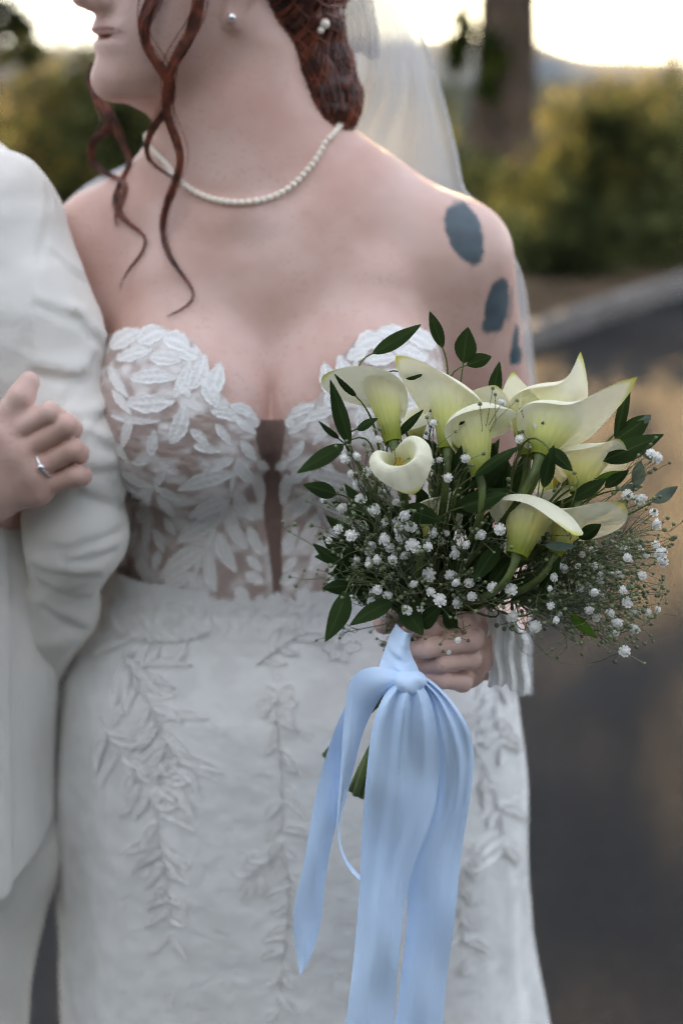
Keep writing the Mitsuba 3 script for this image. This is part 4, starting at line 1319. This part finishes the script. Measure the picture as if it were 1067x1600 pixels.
def blade(P0, P1, w, droop=0.1, fold=0.25, mat='mat_ruscus', roll=0.0, petiole=True, parent=BQ):
    P0, P1 = np.asarray(P0, float), np.asarray(P1, float)
    d = P1 - P0
    L = np.linalg.norm(d)
    dn = d / L
    view = unit((P0 + P1) / 2 - CAM)
    side = unit(np.cross(dn, view))
    up = np.cross(side, dn)
    side, up = side * math.cos(roll) + up * math.sin(roll), up * math.cos(roll) - side * math.sin(roll)
    ns, nt = 13, 5
    s, t = np.meshgrid(np.linspace(0, 1, ns), np.linspace(-1, 1, nt), indexing='ij')
    half = w * 0.5 * np.sin(np.pi * s ** 0.8) ** 0.9 * (1 - 0.15 * s) + 0.0003
    P = P0 + d * s[..., None] + side * (half * t)[..., None] + up * (half * fold * np.abs(t) + droop * L * np.sin(np.pi * s) * 0.6)[..., None]
    uv = np.stack([(t + 1) / 2, s], -1).reshape(-1, 2)
    key = obj('leaf', (P.reshape(-1, 3), grid_faces(ns, nt)), mat, parent, uv=uv)
    if petiole:
        inner = P0 + unit(at(675, 930, 0.99) - P0) * min(0.05, 0.8 * np.linalg.norm(at(675, 930, 0.99) - P0))
        twigs.append(tube(spline([P0 + d * 0.05, P0 - dn * 0.008, inner], 9), np.linspace(0.0005, 0.0011, 9), 5))
    return key


def c3(x, y):
    return 440 + x * .3374, 480 + y * .3374


def c4(x, y):
    return 720 + x * .3252, 520 + y * .3252


def c5(x, y):
    return 440 + x * .3936, 760 + y * .3936


g = np.random.default_rng(31)
for fn, sc, rows in (
    (c3, .3374, [(420, 215, 645, 80, 54, .99), (320, 640, 225, 335, 62, .95), (345, 415, 245, 310, 26, .955), (345, 565, 445, 515, 36, .96), (290, 635, 72, 768, 60, .95), (255, 865, 100, 822, 60, .95),
                (265, 610, 172, 528, 22, .955), (530, 600, 655, 475, 30, .965), (745, 190, 685, 20, 44, 1.0), (840, 260, 862, 92, 82, 1.0), (855, 270, 970, 228, 52, 1.0), (975, 430, 1008, 252, 48, 1.0),
                (550, 300, 650, 315, 44, .99), (690, 560, 712, 440, 36, .99), (800, 800, 832, 640, 46, .95), (860, 840, 1075, 672, 56, .935), (790, 945, 1060, 838, 76, .935), (560, 930, 740, 990, 76, .94), (850, 560, 830, 530, 26, .95)]),
    (c4, .3252, [(740, 520, 812, 215, 46, .965), (745, 512, 910, 395, 84, .96), (680, 615, 972, 488, 88, .955), (530, 800, 700, 700, 56, .945), (690, 745, 805, 660, 46, .95), (565, 990, 672, 920, 54, .935),
                (395, 745, 445, 540, 56, .925), (420, 555, 535, 665, 54, .925), (375, 1290, 475, 1075, 56, .94), (60, 690, 295, 540, 44, .92), (0, 840, 220, 770, 80, .93), (180, 1020, 60, 1200, 70, .94), (250, 1080, 120, 1240, 70, .95), (330, 1180, 160, 1290, 60, .96)]),
    (c5, .3936, [(258, 415, 172, 618, 74, .94), (440, 455, 270, 552, 62, .94), (245, 310, 125, 228, 34, .94), (245, 300, 285, 215, 26, .945), (480, 470, 560, 590, 76, .945), (540, 560, 640, 470, 60, .945), (560, 450, 500, 540, 60, .95),
                (850, 470, 800, 330, 60, .955), (760, 320, 860, 260, 54, .955), (700, 560, 640, 500, 50, .95)])):
    for x0, y0, x1, y1, w, Y in rows:
        a, b = fn(x0, y0), fn(x1, y1)
        P0, P1 = at(*a, Y + 0.008), at(*b, Y - 0.006)
        name = blade(P0, P1, 1.3 * w * sc * Y / 2130, g.uniform(-0.12, 0.12), g.uniform(0.15, 0.4), 'mat_ruscus', g.uniform(-.5, .5))
for x0, y0, x1, y1, w, Y in [(830, 740, 862, 615, 74, .965), (915, 812, 1040, 738, 64, .965), (760, 755, 870, 740, 40, .97), (400, 1020, 556, 1024, 44, .93), (860, 560, 960, 620, 40, .965), (700, 545, 775, 528, 36, .97), (860, 420, 912, 405, 40, .955)]:
    blade(at(*c4(x0, y0), Y + .005), at(*c4(x1, y1), Y - .005), w * .3252 * Y / 2130, 0.08, 0.3, 'mat_grey_leaf', g.uniform(-.4, .4))
for x0, y0, x1, y1, w, Y in [(525, 1350, 655, 1470, 56, .95), (650, 700, 780, 665, 34, .955)]:
    blade(at(*c4(x0, y0), Y + .005), at(*c4(x1, y1), Y - .005), w * .3252 * Y / 2130, 0.08, 0.3, 'mat_bright_leaf', g.uniform(-.4, .4))
# dark filling leaves deeper in the bunch
for i in range(150):
    a = g.uniform(-1.25, 1.15)
    L = g.uniform(0.02, 0.125)
    x, y = 690 + math.sin(a) * L * 2000 * 0.9 + L * 350, 985 - math.cos(a) * L * 2050
    if y < 640 and x < 560 or x > 900:
        continue
    Y = g.uniform(0.985, 1.05)
    d = np.array([math.sin(a + g.uniform(-.7, .7)), -math.cos(a + g.uniform(-.5, .5))]) * g.uniform(45, 75)
    blade(at(x, y, Y), at(x + d[0], y + d[1], Y - g.uniform(0, 0.02)), g.uniform(0.010, 0.015), g.uniform(-.15, .15), 0.3, 'mat_ruscus', g.uniform(-.7, .7), False)

obj('leaf_twigs', cat(twigs), 'mat_stem', BQ)

# stems: those of the leaves and flowers run through the hand and end below it
for i, (x, y, Y) in enumerate([(556, 1243, .968), (565, 1246, .972), (573, 1238, .978), (549, 1236, .976), (581, 1228, .985), (508, 1182, .99), (567, 1225, .990)]):
    e = at(x, y, Y)
    top = at(690 + 14 * (i - 3), 900 - 12 * (i % 3), 0.985)
    mid = at(655 + 5 * (i - 3), 1020, 0.975 + 0.003 * (i % 3))
    obj('stem', tube(spline([top, mid, (mid + e) / 2, e], 20), 0.0030, 8), 'mat_stem', BQ)

# small white filler flowers
scene['mat_petal'] = thin(proc(lambda p, n, uv: mix([0.78, 0.78, 0.74], [0.86, 0.86, 0.84], noise(p.x * 300, p.y * 300, p.z * 300))), 0.35, 0.7)
scene['mat_bud'] = principled(tone((0.36, 0.40, 0.24), 0.2, 90), 0.7)
scene['mat_sprig'] = principled(tone((0.13, 0.16, 0.08), 0.4, 90), 0.6)


def floret(seed):
    gg = np.random.default_rng(seed)
    parts = []
    for layer, (n, tilt, ln) in enumerate(((9, 0.0, 1.0), (8, 0.5, 0.92), (7, 1.0, 0.75))):
        for k in range(n):
            a = 2 * math.pi * (k + gg.uniform(-.25, .25)) / n + layer
            tl_ = tilt + gg.uniform(-.15, .15)
            d = np.array([math.cos(a) * math.cos(tl_), math.sin(a) * math.cos(tl_), math.sin(tl_)])
            s_ = np.array([-math.sin(a), math.cos(a), 0])
            nn_ = np.cross(d, s_)
            w = 0.42 * ln
            v = np.array([d * 0.12, d * 0.6 * ln + s_ * w * 0.6 - nn_ * 0.10, d * ln + s_ * w * 0.5 + nn_ * 0.12, d * ln * 1.04 - nn_ * 0.0, d * ln - s_ * w * 0.5 + nn_ * 0.12, d * 0.6 * ln - s_ * w * 0.6 - nn_ * 0.10])
            parts.append((v, np.array([[0, 1, 2], [0, 2, 3], [0, 3, 4], [0, 4, 5]])))
    parts.append(ball((0, 0, 0.05), 0.66, 2))
    return cat(parts)


FLO = [ply(floret(i), 'mat_petal', smooth=False) for i in range(4)]
BUD = ply(ball((0, 0, 0), 0.55, 1, (1, 1, 1.3)), 'mat_bud', smooth=True)
flowers = []
for fn, rows in ((c5, [(485, 115, 26), (513, 158, 24), (465, 165, 20), (470, 200, 20), (405, 210, 24), (375, 90, 20), (237, 85, 22), (275, 195, 22), (520, 235, 28), (487, 272, 20), (580, 240, 18), (600, 187, 18), (685, 268, 20),
                       (790, 192, 20), (865, 170, 22), (903, 243, 24), (585, 350, 27), (667, 350, 20), (690, 380, 18), (523, 385, 18), (590, 420, 20), (627, 452, 26), (693, 462, 22), (540, 500, 26), (497, 492, 20), (743, 382, 20),
                       (838, 400, 20), (755, 437, 18), (917, 515, 20), (1005, 558, 22), (440, 290, 18), (410, 140, 15), (315, 50, 22), (455, 62, 18), (345, 310, 16), (380, 290, 18), (380, 410, 18), (420, 430, 18), (225, 170, 18),
                       (730, 230, 18), (660, 655, 12), (700, 610, 12), (300, -10, 18), (340, -60, 16), (300, -120, 18)]),
                 (c4, [(187, 945, 26), (232, 1030, 28), (95, 970, 24), (470, 1115, 20), (448, 1175, 20), (425, 1228, 14), (640, 1245, 26), (800, 1295, 26), (780, 1235, 20), (750, 1390, 26), (835, 1420, 26), (785, 1530, 26), (960, 1060, 30),
                       (935, 1020, 20), (870, 1165, 20), (935, 920, 28), (925, 865, 20), (715, 1345, 20), (615, 1330, 22), (455, 1380, 18), (360, 1410, 26), (150, 1230, 24), (40, 1200, 24), (50, 1270, 20), (240, 1235, 28), (430, 1310, 18),
                       (860, 795, 30), (800, 780, 26), (365, 450, 22), (280, 510, 20), (640, 1120, 18), (670, 1165, 18), (800, 1080, 20), (560, 1120, 14), (760, 1160, 20), (940, 600, 26), (910, 580, 22), (970, 1100, 24)]),
                 (c3, [(295, 700, 22), (320, 770, 16), (690, 715, 18), (730, 705, 16), (385, 780, 14), (700, 535, 16), (450, 610, 18), (770, 790, 20), (850, 700, 20), (1020, 440, 18)])):
    sc = {c5: .3936, c4: .3252, c3: .3374}[fn]
    for x, y, r in rows:
        q = fn(x, y)
        flowers.append((q[0], q[1], r * sc * 1.15, g.uniform(.925, .955)))
for i in range(120):
    if i < 75:
        x, y = g.normal(640, 75), g.normal(860, 62)
    else:
        x, y = g.normal(920, 52), g.normal(900, 55)
    if not (500 < x < 1045 and 690 < y < 1015) or (x > 820 and y < 830):
        continue
    flowers.append((x, y, g.uniform(5.0, 8.5), g.uniform(.955, 1.02)))
BR1, BR2 = at(672, 960, .985), at(800, 930, .985)
sprig = []
for i, (x, y, r, Y) in enumerate(flowers):
    c = at(x, y, Y)
    rr = r * Y / 2130
    d = unit(np.array([g.normal(0, .55), -1.0, g.normal(0.15, .55)]))
    a = unit(np.cross(d, [0, 0, 1.0]))
    M = np.eye(4)
    M[:3, 0], M[:3, 1], M[:3, 2] = a * rr, np.cross(d, a) * rr, d * rr
    M[:3, 3] = c
    obj('filler_flower', FLO[i % 4], None, BQ, to_world=T(M))
    o = BR2 if x > 800 else BR1
    m = (c + o) / 2 + g.normal(size=3) * 0.008 + np.array([0, 0.01, 0])
    sprig.append(tube(spline([o, m, c - d * rr * 0.2], 9), [0.0009, .0007, .0006, .0005, .0004, .0004, .0003, .0003, .0003], 5, False))
    for b in range(4):
        e = c + g.normal(size=3) * np.array([0.008, 0.006, 0.008])
        s0 = m * 0.4 + c * 0.6
        sprig.append(tube(np.array([s0, (s0 + e) / 2 + g.normal(size=3) * 0.002, e]), 0.00025, 4, False))
        sprig.append(ball(e, g.uniform(0.0009, 0.0018), 0))
for i in range(210):      # unopened buds and bare twigs
    x, y = (g.normal(930, 58), g.normal(905, 62)) if i % 3 else (g.normal(640, 85), g.normal(870, 60))
    if y > 1020 or y < 700:
        continue
    e = at(x, y, g.uniform(.94, 1.02))
    o = BR2 if x > 780 else BR1
    m = (e + o) / 2 + g.normal(size=3) * 0.012
    sprig.append(tube(spline([o, m, e], 8), 0.00028, 4, False))
    for b in range(3):
        e2 = e + g.normal(size=3) * 0.006
        sprig.append(tube(np.array([e, (e + e2) / 2, e2]), 0.00022, 4, False))
        sprig.append(ball(e2, g.uniform(0.0010, 0.0019), 1))
k = obj('filler_sprigs', cat(sprig), 'mat_sprig', BQ)
labels[k] = {'kind': 'stuff', 'label': 'thin pale green twigs and buds of the filler flowers'}

# ================================================================== THE RIBBON
def satin(p, n, uv):
    return mix([0.52, 0.69, 0.95], [0.60, 0.76, 0.97], fbm(p.x * 14, p.y * 14, p.z * 14, 2))


scene['mat_ribbon'] = bump(principled(proc(satin), 0.36, specular=0.5), lambda p, n, uv: fbm(p.x * 45, p.y * 45, p.z * 30, 2) * 3 + 0.1 * noise(p.x * 1500, p.y * 1500, p.z * 1500), 0.0005, 2e-4)
RB = root('ribbon')
tag(RB, 'wide light blue satin ribbon knotted round the bouquet stems, long tails hanging down', 'ribbon')


def band(name, left, right, bulge=0.004, waves=0.0025, seed=0, n=70, nt=13, pleat=0.0):
    """A ribbon between two edge lines; left and right are rows of pixel x, y and distance."""
    l, r = spline(np.array(left, float), n), spline(np.array(right, float), n)
    gg = np.random.default_rng(seed)
    A_, B_ = at(l[:, 0], l[:, 1], l[:, 2]), at(r[:, 0], r[:, 1], r[:, 2])
    t = np.linspace(0, 1, nt)
    s_ = np.linspace(0, 1, n)
    P = A_[:, None] + (B_ - A_)[:, None] * t[None, :, None]
    ph = gg.uniform(0, 6, 4)
    Sg, Tg = np.meshgrid(s_, t, indexing='ij')
    off = bulge * np.sin(np.pi * Tg) + waves * (np.sin(Sg * 11 + Tg * 2.5 + ph[0]) + 0.6 * np.sin(Sg * 23 - Tg * 4 + ph[1])) * np.clip(Sg * 4, 0, 1)
    off = off + pleat * np.exp(-Sg * 4.0) * np.sin(Tg * 2 * np.pi * 3 + ph[2])
    P[..., 1] -= off
    return obj(name, (P.reshape(-1, 3), grid_faces(n, nt)), 'mat_ribbon', RB)


Yr = 0.930
band('wrap', [(619, 974, .955), (606, 1000, .948), (596, 1030, .942), (590, 1052, .938)], [(648, 986, .948), (640, 1010, .944), (652, 1042, .938), (662, 1066, .936)], 0.010, 0.001, 1, 24)
band('loop', [(634, 1054, Yr), (600, 1043, Yr), (573, 1044, Yr), (551, 1058, Yr), (541, 1092, Yr), (536, 1140, Yr), (532, 1202, .934), (527, 1276, .938), (530, 1322, .942), (543, 1352, .946), (566, 1374, .952)],
     [(634, 1074, Yr), (612, 1078, Yr), (597, 1088, Yr), (585, 1106, .935), (571, 1135, .938), (557, 1182, .94), (543, 1240, .944), (532, 1286, .946), (534, 1324, .946), (548, 1350, .95), (568, 1370, .955)], 0.006, 0.0012, 2)
band('tail', [(560, 1070, .945), (535, 1112, .945), (511, 1175, .95), (488, 1270, .955), (472, 1360, .955), (459, 1423, .955), (461, 1480, .955), (468, 1522, .955)],
     [(580, 1075, .95), (556, 1130, .952), (536, 1235, .957), (517, 1324, .958), (506, 1400, .957), (500, 1450, .956), (487, 1490, .955), (469.5, 1522, .955)], 0.003, 0.0015, 3)
band('tail', [(631, 1060, Yr - .004), (603, 1084, Yr - .006), (587, 1118, Yr - .006), (574, 1189, .928), (566, 1292, .93), (562, 1382, .93), (550, 1517, .93), (538, 1600, .93), (515, 1740, .93)],
     [(650, 1060, Yr - .004), (668, 1084, Yr - .008), (681, 1130, Yr - .006), (687, 1202, .928), (676, 1275, .93), (648, 1345, .93), (631, 1427, .93), (621, 1517, .93), (617, 1600, .93), (605, 1740, .93)], 0.006, 0.0030, 4, pleat=0.005)
band('tail', [(640, 1056, Yr + .004), (664, 1080, Yr + .004), (676, 1140, Yr + .004), (680, 1225, .946), (668, 1292, .946), (645, 1342, .946), (636, 1427, .946), (627, 1517, .946), (618, 1600, .946), (606, 1740, .946)],
     [(655, 1052, Yr + .004), (678, 1066, Yr + .003), (709, 1099, Yr + .003), (731, 1136, Yr + .004), (740, 1178, .943), (737, 1228, .946), (730, 1279, .946), (719, 1351, .946), (710, 1427, .946), (699, 1517, .946), (692, 1600, .946), (680, 1740, .946)], 0.005, 0.0026, 5, pleat=0.004)
kc = at(640, 1066, Yr - 0.008)


def sd_knot(p):
    d = ellip(p, kc, (0.0115, 0.008, 0.0085))
    q = p - kc.astype(np.float32)
    a = np.arctan2(q[:, 2], q[:, 0])
    return d + 0.0009 * np.sin(q[:, 0] * 330 + q[:, 2] * 260).astype(np.float32)


obj('knot', surface_nets(sd_knot, kc - 0.02, kc + 0.02, 0.0012), 'mat_ribbon', RB)
